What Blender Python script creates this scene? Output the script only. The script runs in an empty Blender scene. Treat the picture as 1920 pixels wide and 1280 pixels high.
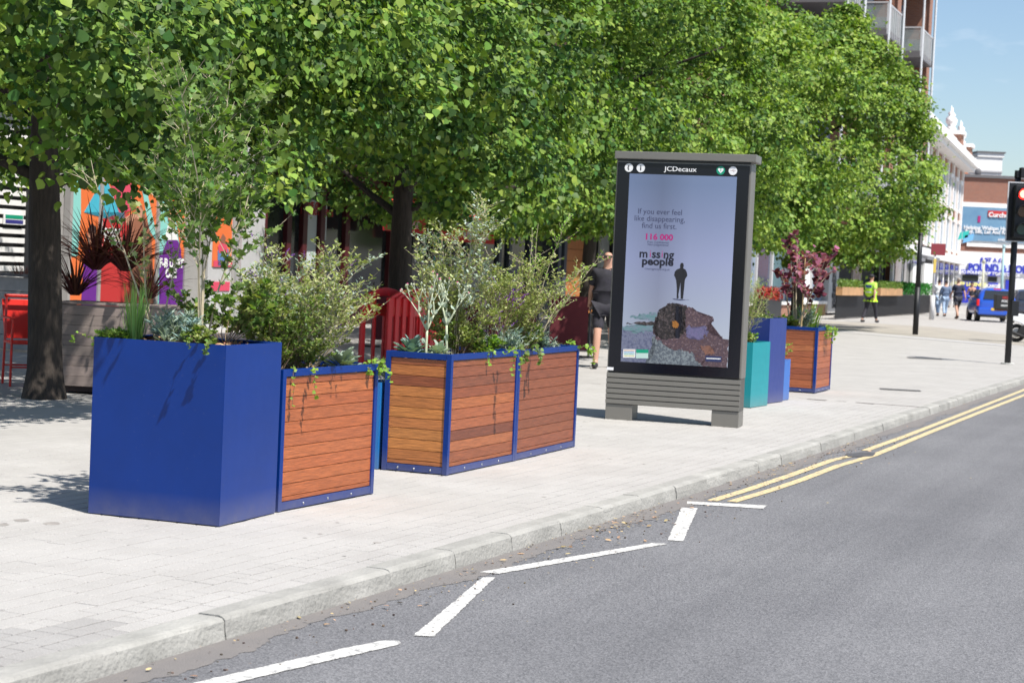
import bpy, bmesh, math, random
import numpy as np
from mathutils import Vector, Matrix
PI = math.pi
random.seed(7)
RNG = np.random.default_rng(11)
scene = bpy.context.scene
COL = scene.collection

# ------------------------------------------------------------------ camera
FPX, CAMH = 3400.0, 1.49
PITCH, ROLL = math.atan(142 / 3400), math.radians(2.6)
_F = np.array([0, math.cos(PITCH), -math.sin(PITCH)])
_u0 = np.array([0, math.sin(PITCH), math.cos(PITCH)])
_r0 = np.array([1.0, 0, 0])
_CU = math.cos(ROLL) * _u0 - math.sin(ROLL) * _r0
_CR = math.cos(ROLL) * _r0 + math.sin(ROLL) * _u0
_C = np.array([0, 0, CAMH])
cam_d = bpy.data.cameras.new('camera')
cam = bpy.data.objects.new('camera', cam_d)
COL.objects.link(cam)
scene.camera = cam
m = Matrix.Identity(4)
for i in range(3):
    m[i][0] = _CR[i]; m[i][1] = _CU[i]; m[i][2] = -_F[i]; m[i][3] = _C[i]
cam.matrix_world = m
cam_d.sensor_width = 36
cam_d.lens = FPX / 1920 * 36
cam_d.clip_end = 2000
cam_d.dof.use_dof = True
cam_d.dof.focus_distance = 12.0
cam_d.dof.aperture_fstop = 5.6

# ------------------------------------------------------------------ world, sun, exposure
SUN_EL = math.radians(59)
SUN_AZ = math.atan2(0.667, -0.745)            # clockwise from +Y
w = bpy.data.worlds.new('World'); scene.world = w; w.use_nodes = True
nt = w.node_tree
bg = nt.nodes['Background']
sky = nt.nodes.new('ShaderNodeTexSky'); sky.sky_type = 'NISHITA'; sky.sun_disc = False
sky.sun_elevation = SUN_EL; sky.sun_rotation = SUN_AZ
sky.air_density = 1.0; sky.dust_density = 0.7; sky.ozone_density = 3.0
tcw = nt.nodes.new('ShaderNodeTexCoord')
mpw = nt.nodes.new('ShaderNodeMapping'); mpw.inputs['Scale'].default_value = (5, 5, 16)
nzw = nt.nodes.new('ShaderNodeTexNoise'); nzw.inputs['Scale'].default_value = 1.6; nzw.inputs['Detail'].default_value = 7
rpw = nt.nodes.new('ShaderNodeValToRGB')
rpw.color_ramp.elements[0].position = 0.56; rpw.color_ramp.elements[0].color = (0, 0, 0, 1)
rpw.color_ramp.elements[1].position = 0.8; rpw.color_ramp.elements[1].color = (0.75, 0.75, 0.75, 1)
mxw = nt.nodes.new('ShaderNodeMixRGB'); mxw.inputs[2].default_value = (8.8, 9.0, 9.5, 1)
nt.links.new(tcw.outputs['Generated'], mpw.inputs[0]); nt.links.new(mpw.outputs[0], nzw.inputs['Vector'])
nt.links.new(nzw.outputs['Fac'], rpw.inputs[0]); nt.links.new(rpw.outputs[0], mxw.inputs[0])
nt.links.new(sky.outputs[0], mxw.inputs[1]); nt.links.new(mxw.outputs[0], bg.inputs[0])
bg.inputs[1].default_value = 0.095
sl = bpy.data.lights.new('sun', 'SUN'); sl.energy = 5.0; sl.angle = math.radians(0.55); sl.color = (1.0, 0.955, 0.89)
so = bpy.data.objects.new('sun', sl); COL.objects.link(so)
_sd = Vector((0.667 * math.cos(SUN_EL), -0.745 * math.cos(SUN_EL), math.sin(SUN_EL))).normalized()
so.rotation_euler = _sd.to_track_quat('Z', 'Y').to_euler()
so.location = (20, -20, 30)
scene.view_settings.view_transform = 'Standard'
scene.view_settings.look = 'None'
scene.view_settings.exposure = 0.60
scene.view_settings.gamma = 1.0
scene.view_settings.use_curve_mapping = False


# ------------------------------------------------------------------ measuring helpers
def _ray(x, y):
    return FPX * _F + (x - 960) * _CR - (y - 640) * _CU


def G(x, y, z=0.0):
    d = _ray(x, y)
    p = _C + d * (z - CAMH) / d[2]
    return Vector(p)


def DP(x, y, dist):
    d = _ray(x, y)
    return Vector(_C + d * dist / d[1])


# ------------------------------------------------------------------ materials
MATS = {}


def mat(name, col, rough=0.6, var=0.0, vscale=8.0, bump=0.0, bscale=60.0, metal=0.0, spec=0.5, coat=0.0,
        col2=None, stretch=None, coords='Object', islandvar=0.0, objcol=False, trans=0.0, emis=None, estr=0.0):
    """principled material with a noise tint, a noise bump and, if asked, a random tint per loose piece"""
    if name in MATS:
        return MATS[name]
    mt = bpy.data.materials.new(name); mt.use_nodes = True
    n = mt.node_tree.nodes; L = mt.node_tree.links
    bs = n['Principled BSDF']
    bs.inputs['Roughness'].default_value = rough
    bs.inputs['Metallic'].default_value = metal
    bs.inputs['Specular IOR Level'].default_value = spec
    bs.inputs['Coat Weight'].default_value = coat
    bs.inputs['Coat Roughness'].default_value = 0.15
    tc = n.new('ShaderNodeTexCoord'); mp = n.new('ShaderNodeMapping')
    L.new(tc.outputs[coords], mp.inputs[0])
    if stretch:
        mp.inputs['Scale'].default_value = stretch
    base = n.new('ShaderNodeRGB'); base.outputs[0].default_value = (*col, 1)
    out = base.outputs[0]
    if objcol:
        oi = n.new('ShaderNodeObjectInfo')
        out = oi.outputs['Color']
    if var > 0 or col2:
        nz = n.new('ShaderNodeTexNoise'); nz.inputs['Scale'].default_value = vscale; nz.inputs['Detail'].default_value = 6
        nz.inputs['Roughness'].default_value = 0.65
        L.new(mp.outputs[0], nz.inputs['Vector'])
        cr = n.new('ShaderNodeValToRGB'); cr.color_ramp.elements[0].position = 0.32; cr.color_ramp.elements[1].position = 0.68
        L.new(nz.outputs['Fac'], cr.inputs[0])
        mx = n.new('ShaderNodeMixRGB')
        L.new(cr.outputs[0], mx.inputs[0])
        if col2:
            L.new(out, mx.inputs[1]); mx.inputs[2].default_value = (*col2, 1)
            out = mx.outputs[0]
        else:
            d = n.new('ShaderNodeMixRGB'); d.blend_type = 'MULTIPLY'; d.inputs[0].default_value = 1
            L.new(out, d.inputs[1])
            mx.inputs[1].default_value = (1 - var, 1 - var, 1 - var, 1); mx.inputs[2].default_value = (1 + var, 1 + var, 1 + var, 1)
            L.new(mx.outputs[0], d.inputs[2]); out = d.outputs[0]
    if islandvar > 0:
        ge = n.new('ShaderNodeNewGeometry'); oi2 = n.new('ShaderNodeObjectInfo')
        ad = n.new('ShaderNodeMath'); ad.operation = 'ADD'
        L.new(ge.outputs['Random Per Island'], ad.inputs[0]); L.new(oi2.outputs['Random'], ad.inputs[1])
        fr = n.new('ShaderNodeMath'); fr.operation = 'FRACT'; L.new(ad.outputs[0], fr.inputs[0])
        mr = n.new('ShaderNodeMapRange'); mr.inputs['To Min'].default_value = 1 - islandvar; mr.inputs['To Max'].default_value = 1 + islandvar
        L.new(fr.outputs[0], mr.inputs['Value'])
        hs = n.new('ShaderNodeHueSaturation')
        L.new(mr.outputs[0], hs.inputs['Value']); L.new(out, hs.inputs['Color'])
        mr2 = n.new('ShaderNodeMapRange'); mr2.inputs['To Min'].default_value = 0.5 - islandvar * 0.06; mr2.inputs['To Max'].default_value = 0.5 + islandvar * 0.06
        ml = n.new('ShaderNodeMath'); ml.operation = 'MULTIPLY'; ml.inputs[1].default_value = 7.13; L.new(fr.outputs[0], ml.inputs[0])
        f2 = n.new('ShaderNodeMath'); f2.operation = 'FRACT'; L.new(ml.outputs[0], f2.inputs[0])
        L.new(f2.outputs[0], mr2.inputs['Value']); L.new(mr2.outputs[0], hs.inputs['Hue'])
        out = hs.outputs[0]
    L.new(out, bs.inputs['Base Color'])
    if bump > 0:
        nb = n.new('ShaderNodeTexNoise'); nb.inputs['Scale'].default_value = bscale; nb.inputs['Detail'].default_value = 4
        L.new(mp.outputs[0], nb.inputs['Vector'])
        bp = n.new('ShaderNodeBump'); bp.inputs['Strength'].default_value = bump; bp.inputs['Distance'].default_value = 0.02
        L.new(nb.outputs['Fac'], bp.inputs['Height']); L.new(bp.outputs[0], bs.inputs['Normal'])
    if emis:
        bs.inputs['Emission Color'].default_value = (*emis, 1); bs.inputs['Emission Strength'].default_value = estr
    if trans > 0:
        tr = n.new('ShaderNodeBsdfTranslucent'); ms = n.new('ShaderNodeMixShader'); ms.inputs[0].default_value = trans
        br = n.new('ShaderNodeMixRGB'); br.blend_type = 'MULTIPLY'; br.inputs[0].default_value = 1
        br.inputs[2].default_value = (1.7, 1.9, 0.6, 1)
        L.new(out, br.inputs[1]); L.new(br.outputs[0], tr.inputs[0])
        L.new(bs.outputs[0], ms.inputs[1]); L.new(tr.outputs[0], ms.inputs[2])
        L.new(ms.outputs[0], n['Material Output'].inputs[0])
    MATS[name] = mt
    return mt


def leafmat(name, col, var=0.35, trans=0.3, rough=0.42):
    return mat(name, col, rough=rough, islandvar=var, trans=trans, spec=0.22)


def brickmat(name, c1, c2, mortar, bw=0.22, rh=0.075, rot=None):
    if name in MATS:
        return MATS[name]
    mt = bpy.data.materials.new(name); mt.use_nodes = True
    n = mt.node_tree.nodes; L = mt.node_tree.links; bs = n['Principled BSDF']; bs.inputs['Roughness'].default_value = 0.85
    tc = n.new('ShaderNodeTexCoord'); sp = n.new('ShaderNodeSeparateXYZ'); cb = n.new('ShaderNodeCombineXYZ')
    L.new(tc.outputs['Object'], sp.inputs[0])
    ad = n.new('ShaderNodeMath'); L.new(sp.outputs[0], ad.inputs[0]); L.new(sp.outputs[1], ad.inputs[1])
    L.new(ad.outputs[0], cb.inputs[0]); L.new(sp.outputs[2], cb.inputs[1])
    br = n.new('ShaderNodeTexBrick'); br.inputs['Scale'].default_value = 1
    br.inputs['Brick Width'].default_value = bw; br.inputs['Row Height'].default_value = rh
    br.inputs['Mortar Size'].default_value = 0.008
    br.inputs['Color1'].default_value = (*c1, 1); br.inputs['Color2'].default_value = (*c2, 1); br.inputs['Mortar'].default_value = (*mortar, 1)
    L.new(cb.outputs[0], br.inputs['Vector']); L.new(br.outputs[0], bs.inputs['Base Color'])
    MATS[name] = mt
    return mt


# ------------------------------------------------------------------ mesh helpers
class MB:
    def __init__(s):
        s.v = []; s.f = []; s.mi = []; s.cur = 0

    def add(s, vs, fs):
        o = len(s.v)
        s.v += [tuple(p) for p in vs]
        s.f += [tuple(i + o for i in f) for f in fs]
        s.mi += [s.cur] * len(fs)
        return s

    def box(s, x0, x1, y0, y1, z0, z1, M=None):
        vs = [Vector(p) for p in ((x0, y0, z0), (x1, y0, z0), (x1, y1, z0), (x0, y1, z0), (x0, y0, z1), (x1, y0, z1), (x1, y1, z1), (x0, y1, z1))]
        if M is not None:
            vs = [M @ p for p in vs]
        return s.add(vs, [(0, 3, 2, 1), (4, 5, 6, 7), (0, 1, 5, 4), (1, 2, 6, 5), (2, 3, 7, 6), (3, 0, 4, 7)])

    def tube(s, pts, rad, n=8, caps=True):
        pts = [Vector(p) for p in pts]
        if not hasattr(rad, '__len__'):
            rad = [rad] * len(pts)
        o = len(s.v); vs = []; up = Vector((0.13, 0.21, 0.97))
        prev = None
        for i, p in enumerate(pts):
            t = (pts[min(i + 1, len(pts) - 1)] - pts[max(i - 1, 0)])
            if t.length < 1e-9:
                t = Vector((0, 0, 1))
            t.normalize()
            a = t.cross(up if abs(t.dot(up)) < 0.97 else Vector((1, 0, 0))) if prev is None else prev - t * prev.dot(t)
            if a.length < 1e-6:
                a = t.orthogonal()
            a.normalize(); b = t.cross(a); prev = a
            for k in range(n):
                an = 2 * PI * k / n
                vs.append(p + (a * math.cos(an) + b * math.sin(an)) * rad[i])
        fs = []
        for i in range(len(pts) - 1):
            for k in range(n):
                k2 = (k + 1) % n
                fs.append((i * n + k, i * n + k2, (i + 1) * n + k2, (i + 1) * n + k))
        if caps:
            fs.append(tuple(range(n - 1, -1, -1))); fs.append(tuple((len(pts) - 1) * n + k for k in range(n)))
        return s.add(vs, fs)

    def prism(s, poly, z0, z1, M=None):
        """poly in xy, extruded along z"""
        k = len(poly)
        vs = [Vector((p[0], p[1], z0)) for p in poly] + [Vector((p[0], p[1], z1)) for p in poly]
        if M is not None:
            vs = [M @ p for p in vs]
        fs = [tuple(range(k - 1, -1, -1)), tuple(range(k, 2 * k))] + [(i, (i + 1) % k, k + (i + 1) % k, k + i) for i in range(k)]
        return s.add(vs, fs)

    def ell(s, c, r, nu=12, nv=8, M=None):
        vs = []; fs = []
        for j in range(nv + 1):
            th = PI * j / nv
            for i in range(nu):
                ph = 2 * PI * i / nu
                p = Vector((c[0] + r[0] * math.sin(th) * math.cos(ph), c[1] + r[1] * math.sin(th) * math.sin(ph), c[2] + r[2] * math.cos(th)))
                vs.append(M @ p if M is not None else p)
        for j in range(nv):
            for i in range(nu):
                i2 = (i + 1) % nu
                fs.append((j * nu + i, (j + 1) * nu + i, (j + 1) * nu + i2, j * nu + i2))
        return s.add(vs, fs)

    def build(s, name, mats, parent=None, smooth=False, bevel=0.0, loc=None):
        me = bpy.data.meshes.new(name)
        me.from_pydata(s.v, [], s.f)
        if not isinstance(mats, (list, tuple)):
            mats = [mats]
        for m_ in mats:
            me.materials.append(m_)
        if len(mats) > 1:
            me.polygons.foreach_set('material_index', s.mi)
        if bevel > 0:
            bm = bmesh.new(); bm.from_mesh(me)
            bmesh.ops.bevel(bm, geom=list(bm.edges), offset=bevel, segments=2, affect='EDGES', profile=0.6)
            bm.to_mesh(me); bm.free()
        if smooth:
            me.polygons.foreach_set('use_smooth', [True] * len(me.polygons))
        me.update()
        o = bpy.data.objects.new(name, me); COL.objects.link(o)
        if parent is not None:
            o.parent = parent
        if loc is not None:
            o.location = loc
        return o


def tag(o, label=None, cat=None, group=None, kind=None):
    if label: o['label'] = label
    if cat: o['category'] = cat
    if group: o['group'] = group
    if kind: o['kind'] = kind
    return o


def thing(name, label, cat, loc=(0, 0, 0), rz=0.0, group=None):
    o = bpy.data.objects.new(name, None); COL.objects.link(o)
    o.empty_display_size = 0.3
    o.location = loc; o.rotation_euler = (0, 0, rz)
    return tag(o, label, cat, group)


def bx(name, b, mt, parent, bevel=0.0, M=None):
    return MB().box(*b, M=M).build(name, mt, parent, bevel=bevel)


def text(body, size, M, mt, parent, bold=0.0, name='lettering', ext=0.001, align='CENTER', xs=1.0):
    cu = bpy.data.curves.new(name, 'FONT'); cu.body = body; cu.size = size; cu.align_x = align; cu.align_y = 'CENTER'
    cu.offset = bold; cu.extrude = ext; cu.resolution_u = 3
    t = bpy.data.objects.new('tmp', cu); COL.objects.link(t)
    dg = bpy.context.evaluated_depsgraph_get()
    me = bpy.data.meshes.new_from_object(t.evaluated_get(dg))
    bpy.data.objects.remove(t)
    me.transform(M @ Matrix.Diagonal((xs, 1, 1, 1)))
    me.materials.clear(); me.materials.append(mt)
    o = bpy.data.objects.new(name, me); COL.objects.link(o); o.parent = parent
    return o


def WALLM(x, y, z):
    """text plane standing upright in local xz facing -y"""
    return Matrix.Translation((x, y, z)) @ Matrix.Rotation(PI / 2, 4, 'X')


# leaf templates: (verts, faces) leaf axis +y, width x, normal z, unit length
LEAF = {
    'heart': (np.array([(0, 0, 0), (.42, .12, .05), (.5, .45, .07), (0, 1, -.05), (-.5, .45, .07), (-.42, .12, .05)], float), [(0, 1, 2), (0, 2, 3), (0, 3, 4), (0, 4, 5)]),
    'diamond': (np.array([(0, 0, 0), (.45, .42, .06), (0, 1, 0), (-.45, .42, .06)], float), [(0, 1, 2), (0, 2, 3)]),
    'oval': (np.array([(0, 0, 0), (.22, .3, .03), (.2, .7, .03), (0, 1, -.03), (-.2, .7, .03), (-.22, .3, .03)], float), [(0, 1, 2, 3), (0, 3, 4, 5)]),
    'lance': (np.array([(0, 0, 0), (.1, .35, .02), (0, 1, -.06), (-.1, .35, .02)], float), [(0, 1, 2), (0, 2, 3)]),
    'maple': (np.array([(0, 0, 0), (.42, .05, .04), (.3, .32, .05), (.56, .6, .02), (.24, .62, .04), (0, 1, -.03), (-.24, .62, .04), (-.56, .6, .02), (-.3, .32, .05), (-.42, .05, .04)], float),
              [(0, 1, 2), (0, 2, 4), (2, 3, 4), (0, 4, 5), (0, 5, 6), (0, 6, 8), (6, 7, 8), (0, 8, 9)]),
    'sage': (np.array([(0, 0, 0), (.15, .25, .07), (.27, .6, .08), (.16, .9, .02), (0, 1, -.05), (-.16, .9, .02), (-.27, .6, .08), (-.15, .25, .07), (0, .3, 0), (0, .65, 0)], float),
             [(0, 1, 8), (1, 2, 9, 8), (2, 3, 4, 9), (4, 5, 6, 9), (6, 7, 8, 9), (7, 0, 8)]),
}


def nrm(a):
    return a / np.maximum(np.linalg.norm(a, axis=1, keepdims=True), 1e-9)


def leaf_mesh(name, pos, axis, normal, size, kind):
    T, F = LEAF[kind]
    pos = np.asarray(pos, float); axis = nrm(np.asarray(axis, float)); normal = np.asarray(normal, float)
    normal = nrm(normal - axis * (normal * axis).sum(1, keepdims=True) + 1e-6)
    side = np.cross(axis, normal)
    size = np.asarray(size, float)[:, None, None]
    V = pos[:, None, :] + size * (T[None, :, 0:1] * side[:, None, :] + T[None, :, 1:2] * axis[:, None, :] + T[None, :, 2:3] * normal[:, None, :])
    N = len(pos); nv = len(T)
    me = bpy.data.meshes.new(name)
    me.vertices.add(N * nv); me.vertices.foreach_set('co', V.reshape(-1).astype(np.float32))
    lens = np.array([len(f) for f in F]); flat = np.concatenate([np.array(f) for f in F])
    loops = (flat[None, :] + (np.arange(N) * nv)[:, None]).reshape(-1)
    me.loops.add(len(loops)); me.loops.foreach_set('vertex_index', loops.astype(np.int32))
    tot = np.tile(lens, N); st = np.concatenate([[0], np.cumsum(tot)[:-1]])
    me.polygons.add(len(tot)); me.polygons.foreach_set('loop_start', st.astype(np.int32)); me.polygons.foreach_set('loop_total', tot.astype(np.int32))
    me.polygons.foreach_set('use_smooth', [True] * len(tot))
    me.update(calc_edges=True)
    return me


def leaf_obj(name, pos, axis, normal, size, kind, mt, parent, stuff=True):
    me = leaf_mesh(name, pos, axis, normal, size, kind)
    me.materials.append(mt)
    o = bpy.data.objects.new(name, me); COL.objects.link(o); o.parent = parent
    if stuff: o['kind'] = 'stuff'
    return o


# ------------------------------------------------------------------ kerb curve
KP = [(0, 1274), (237, 1211), (435, 1157), (594, 1116), (760, 1060), (900, 1008), (1087, 959), (1275, 912), (1500, 846), (1560, 823), (1695, 781), (1748, 760), (1812, 742), (1892, 718), (1920, 710)]
_kp = np.array([tuple(G(*q))[:2] for q in KP])
_pc = np.polyfit(_kp[:, 1], _kp[:, 0], 3)
ZN, ZX = 6.1, 30.0


def kx(y):
    if y < ZN:
        return np.polyval(_pc, ZN) + (y - ZN) * np.polyval(np.polyder(_pc), ZN)
    if y > ZX:
        return np.polyval(_pc, ZX) + (y - ZX) * 0.415
    return float(np.polyval(_pc, y))


# arc-length table
_ys = np.arange(-8, 260, 0.02)
_xs = np.array([kx(y) for y in _ys])
_ss = np.concatenate([[0], np.cumsum(np.hypot(np.diff(_xs), np.diff(_ys)))])
S6 = float(np.interp(6.0, _ys, _ss))


def kpt(s, off=0.0):
    """point on the kerb curve, arc length s measured from y = 6, moved off metres towards the road"""
    y = float(np.interp(s + S6, _ss, _ys)); x = float(np.interp(s + S6, _ss, _xs))
    y2 = float(np.interp(s + S6 + .2, _ss, _ys)); x2 = float(np.interp(s + S6 + .2, _ss, _xs))
    t = Vector((x2 - x, y2 - y)).normalized()
    return Vector((x + t.y * off, y - t.x * off))


ROADZ = -0.092
# ------------------------------------------------------------------ ground materials
def asphalt():
    mt = bpy.data.materials.new('asphalt'); mt.use_nodes = True
    n = mt.node_tree.nodes; L = mt.node_tree.links; bs = n['Principled BSDF']
    bs.inputs['Roughness'].default_value = 0.82
    tc = n.new('ShaderNodeTexCoord')
    v = n.new('ShaderNodeTexVoronoi'); v.inputs['Scale'].default_value = 140
    n2 = n.new('ShaderNodeTexNoise'); n2.inputs['Scale'].default_value = 260; n2.inputs['Detail'].default_value = 3
    n3 = n.new('ShaderNodeTexNoise'); n3.inputs['Scale'].default_value = 0.55; n3.inputs['Detail'].default_value = 6
    for q in (v, n2, n3): L.new(tc.outputs['Object'], q.inputs['Vector'])
    cr = n.new('ShaderNodeValToRGB')
    cr.color_ramp.elements[0].position = 0.1; cr.color_ramp.elements[0].color = (0.082, 0.083, 0.088, 1)
    cr.color_ramp.elements[1].position = 0.9; cr.color_ramp.elements[1].color = (0.215, 0.214, 0.22, 1)
    L.new(v.outputs['Color'], cr.inputs[0])
    m1 = n.new('ShaderNodeMixRGB'); m1.blend_type = 'OVERLAY'; m1.inputs[0].default_value = 0.6
    L.new(cr.outputs[0], m1.inputs[1]); L.new(n2.outputs['Fac'], m1.inputs[2])
    cr3 = n.new('ShaderNodeValToRGB'); cr3.color_ramp.elements[0].position = .3; cr3.color_ramp.elements[1].position = .72
    cr3.color_ramp.elements[0].color = (.88, .88, .89, 1); cr3.color_ramp.elements[1].color = (1.1, 1.1, 1.1, 1)
    L.new(n3.outputs['Fac'], cr3.inputs[0])
    m2 = n.new('ShaderNodeMixRGB'); m2.blend_type = 'MULTIPLY'; m2.inputs[0].default_value = 1
    L.new(m1.outputs[0], m2.inputs[1]); L.new(cr3.outputs[0], m2.inputs[2])
    mpr = n.new('ShaderNodeMapping'); mpr.inputs['Rotation'].default_value = (0, 0, .385)
    mpt = n.new('ShaderNodeMapping'); mpt.inputs['Scale'].default_value = (1.5, .05, 1)
    n4 = n.new('ShaderNodeTexNoise'); n4.inputs['Scale'].default_value = 1.0; n4.inputs['Detail'].default_value = 5; n4.inputs['Roughness'].default_value = .6
    L.new(tc.outputs['Object'], mpr.inputs[0]); L.new(mpr.outputs[0], mpt.inputs[0]); L.new(mpt.outputs[0], n4.inputs['Vector'])
    cr4 = n.new('ShaderNodeValToRGB'); cr4.color_ramp.elements[0].position = .35; cr4.color_ramp.elements[1].position = .62
    cr4.color_ramp.elements[0].color = (.80, .80, .81, 1); cr4.color_ramp.elements[1].color = (1.04, 1.04, 1.04, 1); L.new(n4.outputs['Fac'], cr4.inputs[0])
    m5 = n.new('ShaderNodeMixRGB'); m5.blend_type = 'MULTIPLY'; m5.inputs[0].default_value = 1
    L.new(m2.outputs[0], m5.inputs[1]); L.new(cr4.outputs[0], m5.inputs[2]); m2 = m5
    L.new(m2.outputs[0], bs.inputs['Base Color'])
    bp = n.new('ShaderNodeBump'); bp.inputs['Strength'].default_value = .5; bp.inputs['Distance'].default_value = .006
    L.new(v.outputs['Distance'], bp.inputs['Height']); L.new(bp.outputs[0], bs.inputs['Normal'])
    return mt


M_ASPH = asphalt()


def paver_mat(name, col, brick=False):
    mt = bpy.data.materials.new(name); mt.use_nodes = True
    n = mt.node_tree.nodes; L = mt.node_tree.links; bs = n['Principled BSDF']; bs.inputs['Roughness'].default_value = 0.8
    tc = n.new('ShaderNodeTexCoord')
    sp = n.new('ShaderNodeTexNoise'); sp.inputs['Scale'].default_value = 150; sp.inputs['Detail'].default_value = 3
    bl = n.new('ShaderNodeTexNoise'); bl.inputs['Scale'].default_value = 1.3; bl.inputs['Detail'].default_value = 8; bl.inputs['Roughness'].default_value = .7
    for q in (sp, bl): L.new(tc.outputs['Object'], q.inputs['Vector'])
    c1 = n.new('ShaderNodeValToRGB'); c1.color_ramp.elements[0].position = .3; c1.color_ramp.elements[1].position = .65
    c1.color_ramp.elements[0].color = (.74, .73, .73, 1); c1.color_ramp.elements[1].color = (1.08, 1.08, 1.08, 1)
    L.new(sp.outputs['Fac'], c1.inputs[0])
    c2 = n.new('ShaderNodeValToRGB'); c2.color_ramp.elements[0].position = .3; c2.color_ramp.elements[1].position = .66
    c2.color_ramp.elements[0].color = (.86, .855, .85, 1); c2.color_ramp.elements[1].color = (1.03, 1.03, 1.03, 1)
    L.new(bl.outputs['Fac'], c2.inputs[0])
    if brick:
        mp = n.new('ShaderNodeMapping'); mp.inputs['Rotation'].default_value = (0, 0, -math.atan2(1, 0.415))
        L.new(tc.outputs['Object'], mp.inputs[0])
        br = n.new('ShaderNodeTexBrick'); br.inputs['Scale'].default_value = 1; br.inputs['Brick Width'].default_value = .24
        br.inputs['Row Height'].default_value = .12; br.inputs['Mortar Size'].default_value = .003
        br.inputs['Color1'].default_value = (*col, 1); br.inputs['Color2'].default_value = (*[c * .95 for c in col], 1)
        br.inputs['Mortar'].default_value = (*[c * .72 for c in col], 1)
        L.new(mp.outputs[0], br.inputs['Vector']); out = br.outputs[0]
    else:
        ge = n.new('ShaderNodeNewGeometry'); oi = n.new('ShaderNodeObjectInfo')
        ad = n.new('ShaderNodeMath'); L.new(ge.outputs['Random Per Island'], ad.inputs[0]); L.new(oi.outputs['Random'], ad.inputs[1])
        fr = n.new('ShaderNodeMath'); fr.operation = 'FRACT'; L.new(ad.outputs[0], fr.inputs[0])
        mx = n.new('ShaderNodeMixRGB'); L.new(fr.outputs[0], mx.inputs[0])
        mx.inputs[1].default_value = (*[c * .975 for c in col], 1); mx.inputs[2].default_value = (*[c * 1.015 for c in col], 1)
        out = mx.outputs[0]
    for cc in (c1, c2):
        mm = n.new('ShaderNodeMixRGB'); mm.blend_type = 'MULTIPLY'; mm.inputs[0].default_value = 1
        L.new(out, mm.inputs[1]); L.new(cc.outputs[0], mm.inputs[2]); out = mm.outputs[0]
    L.new(out, bs.inputs['Base Color'])
    bp = n.new('ShaderNodeBump'); bp.inputs['Strength'].default_value = .25; bp.inputs['Distance'].default_value = .004
    L.new(sp.outputs['Fac'], bp.inputs['Height']); L.new(bp.outputs[0], bs.inputs['Normal'])
    return mt


PAVC = (0.415, 0.402, 0.380)
M_PAVE = paver_mat('paving_sheet', PAVC, True)
M_PAVER = paver_mat('paver_light', PAVC)
M_PAVER2 = paver_mat('paver_grey', (0.34, 0.33, 0.315))
M_SAND = mat('joint_sand', (0.10, 0.088, 0.08), .95, var=.2, vscale=30)
M_KERB = mat('kerb_concrete', (0.36, 0.352, 0.325), .85, col2=(0.25, 0.245, 0.225), vscale=3.0, bump=.45, bscale=45, islandvar=.06)
M_GUT = mat('gutter_dirt', (0.19, 0.175, 0.165), .95, col2=(0.165, 0.155, 0.15), vscale=7, bump=.5, bscale=160)
def paint(name, col, thr=.36):
    mt = bpy.data.materials.new(name); mt.use_nodes = True
    n = mt.node_tree.nodes; L = mt.node_tree.links; bs = n['Principled BSDF']; bs.inputs['Roughness'].default_value = .7
    tc = n.new('ShaderNodeTexCoord'); a = n.new('ShaderNodeTexNoise'); a.inputs['Scale'].default_value = 38; a.inputs['Detail'].default_value = 8; a.inputs['Roughness'].default_value = .75
    L.new(tc.outputs['Object'], a.inputs['Vector'])
    c = n.new('ShaderNodeValToRGB'); c.color_ramp.elements[0].position = thr - .05; c.color_ramp.elements[1].position = thr + .10
    c.color_ramp.elements[0].color = (.2, .2, .2, 1); c.color_ramp.elements[1].color = (*col, 1)
    L.new(a.outputs['Fac'], c.inputs[0]); L.new(c.outputs[0], bs.inputs['Base Color'])
    return mt


M_WHITEP = paint('road_paint_white', (0.60, 0.59, 0.56), .425)
M_YELP = paint('road_paint_yellow', (0.60, 0.48, 0.25), .425)

# road: one sheet to the horizon
road = MB().add([(-900, -60, ROADZ), (900, -60, ROADZ), (900, 1500, ROADZ), (-900, 1500, ROADZ)], [(0, 1, 2, 3)]).build('road', M_ASPH)
tag(road, kind='structure')


def strip(s0, s1, o0, o1, z, step=.4, wob=0.0):
    mb = MB(); ns = max(1, int((s1 - s0) / step)); vs = []
    for i in range(ns + 1):
        s = s0 + (s1 - s0) * i / ns
        a = kpt(s, o0); b = kpt(s, o1 + (wob * (math.sin(s * 2.1) + .6 * math.sin(s * 5.3 + 1) + .4 * math.sin(s * 13 + 2) + .25 * math.sin(s * 37)) + random.uniform(-wob, wob) * .3 if wob else 0))
        vs += [(a.x, a.y, z), (b.x, b.y, z)]
    return mb.add(vs, [(2 * i, 2 * i + 1, 2 * i + 3, 2 * i + 2) for i in range(ns)])


g = strip(-9, 60, 0.0, 0.17, ROADZ + .002, .03, .035).build('gutter', M_GUT, road)


def line_poly(pts, mt, lift=.004):
    vs = []
    for i_, q in enumerate(pts):
        p = G(q[0], q[1], ROADZ); q2 = pts[(i_ + 1) % len(pts)]; p2 = G(q2[0], q2[1], ROADZ); nn_ = max(1, int((p2 - p).length / .025))
        for e_ in range(nn_):
            pp = p.lerp(p2, e_ / nn_); vs.append((pp.x + random.gauss(0, .0022), pp.y + random.gauss(0, .0022), ROADZ + lift))
    return MB().add(vs, [tuple(range(len(vs)))]).build('painted_line', mt, road)


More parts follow.
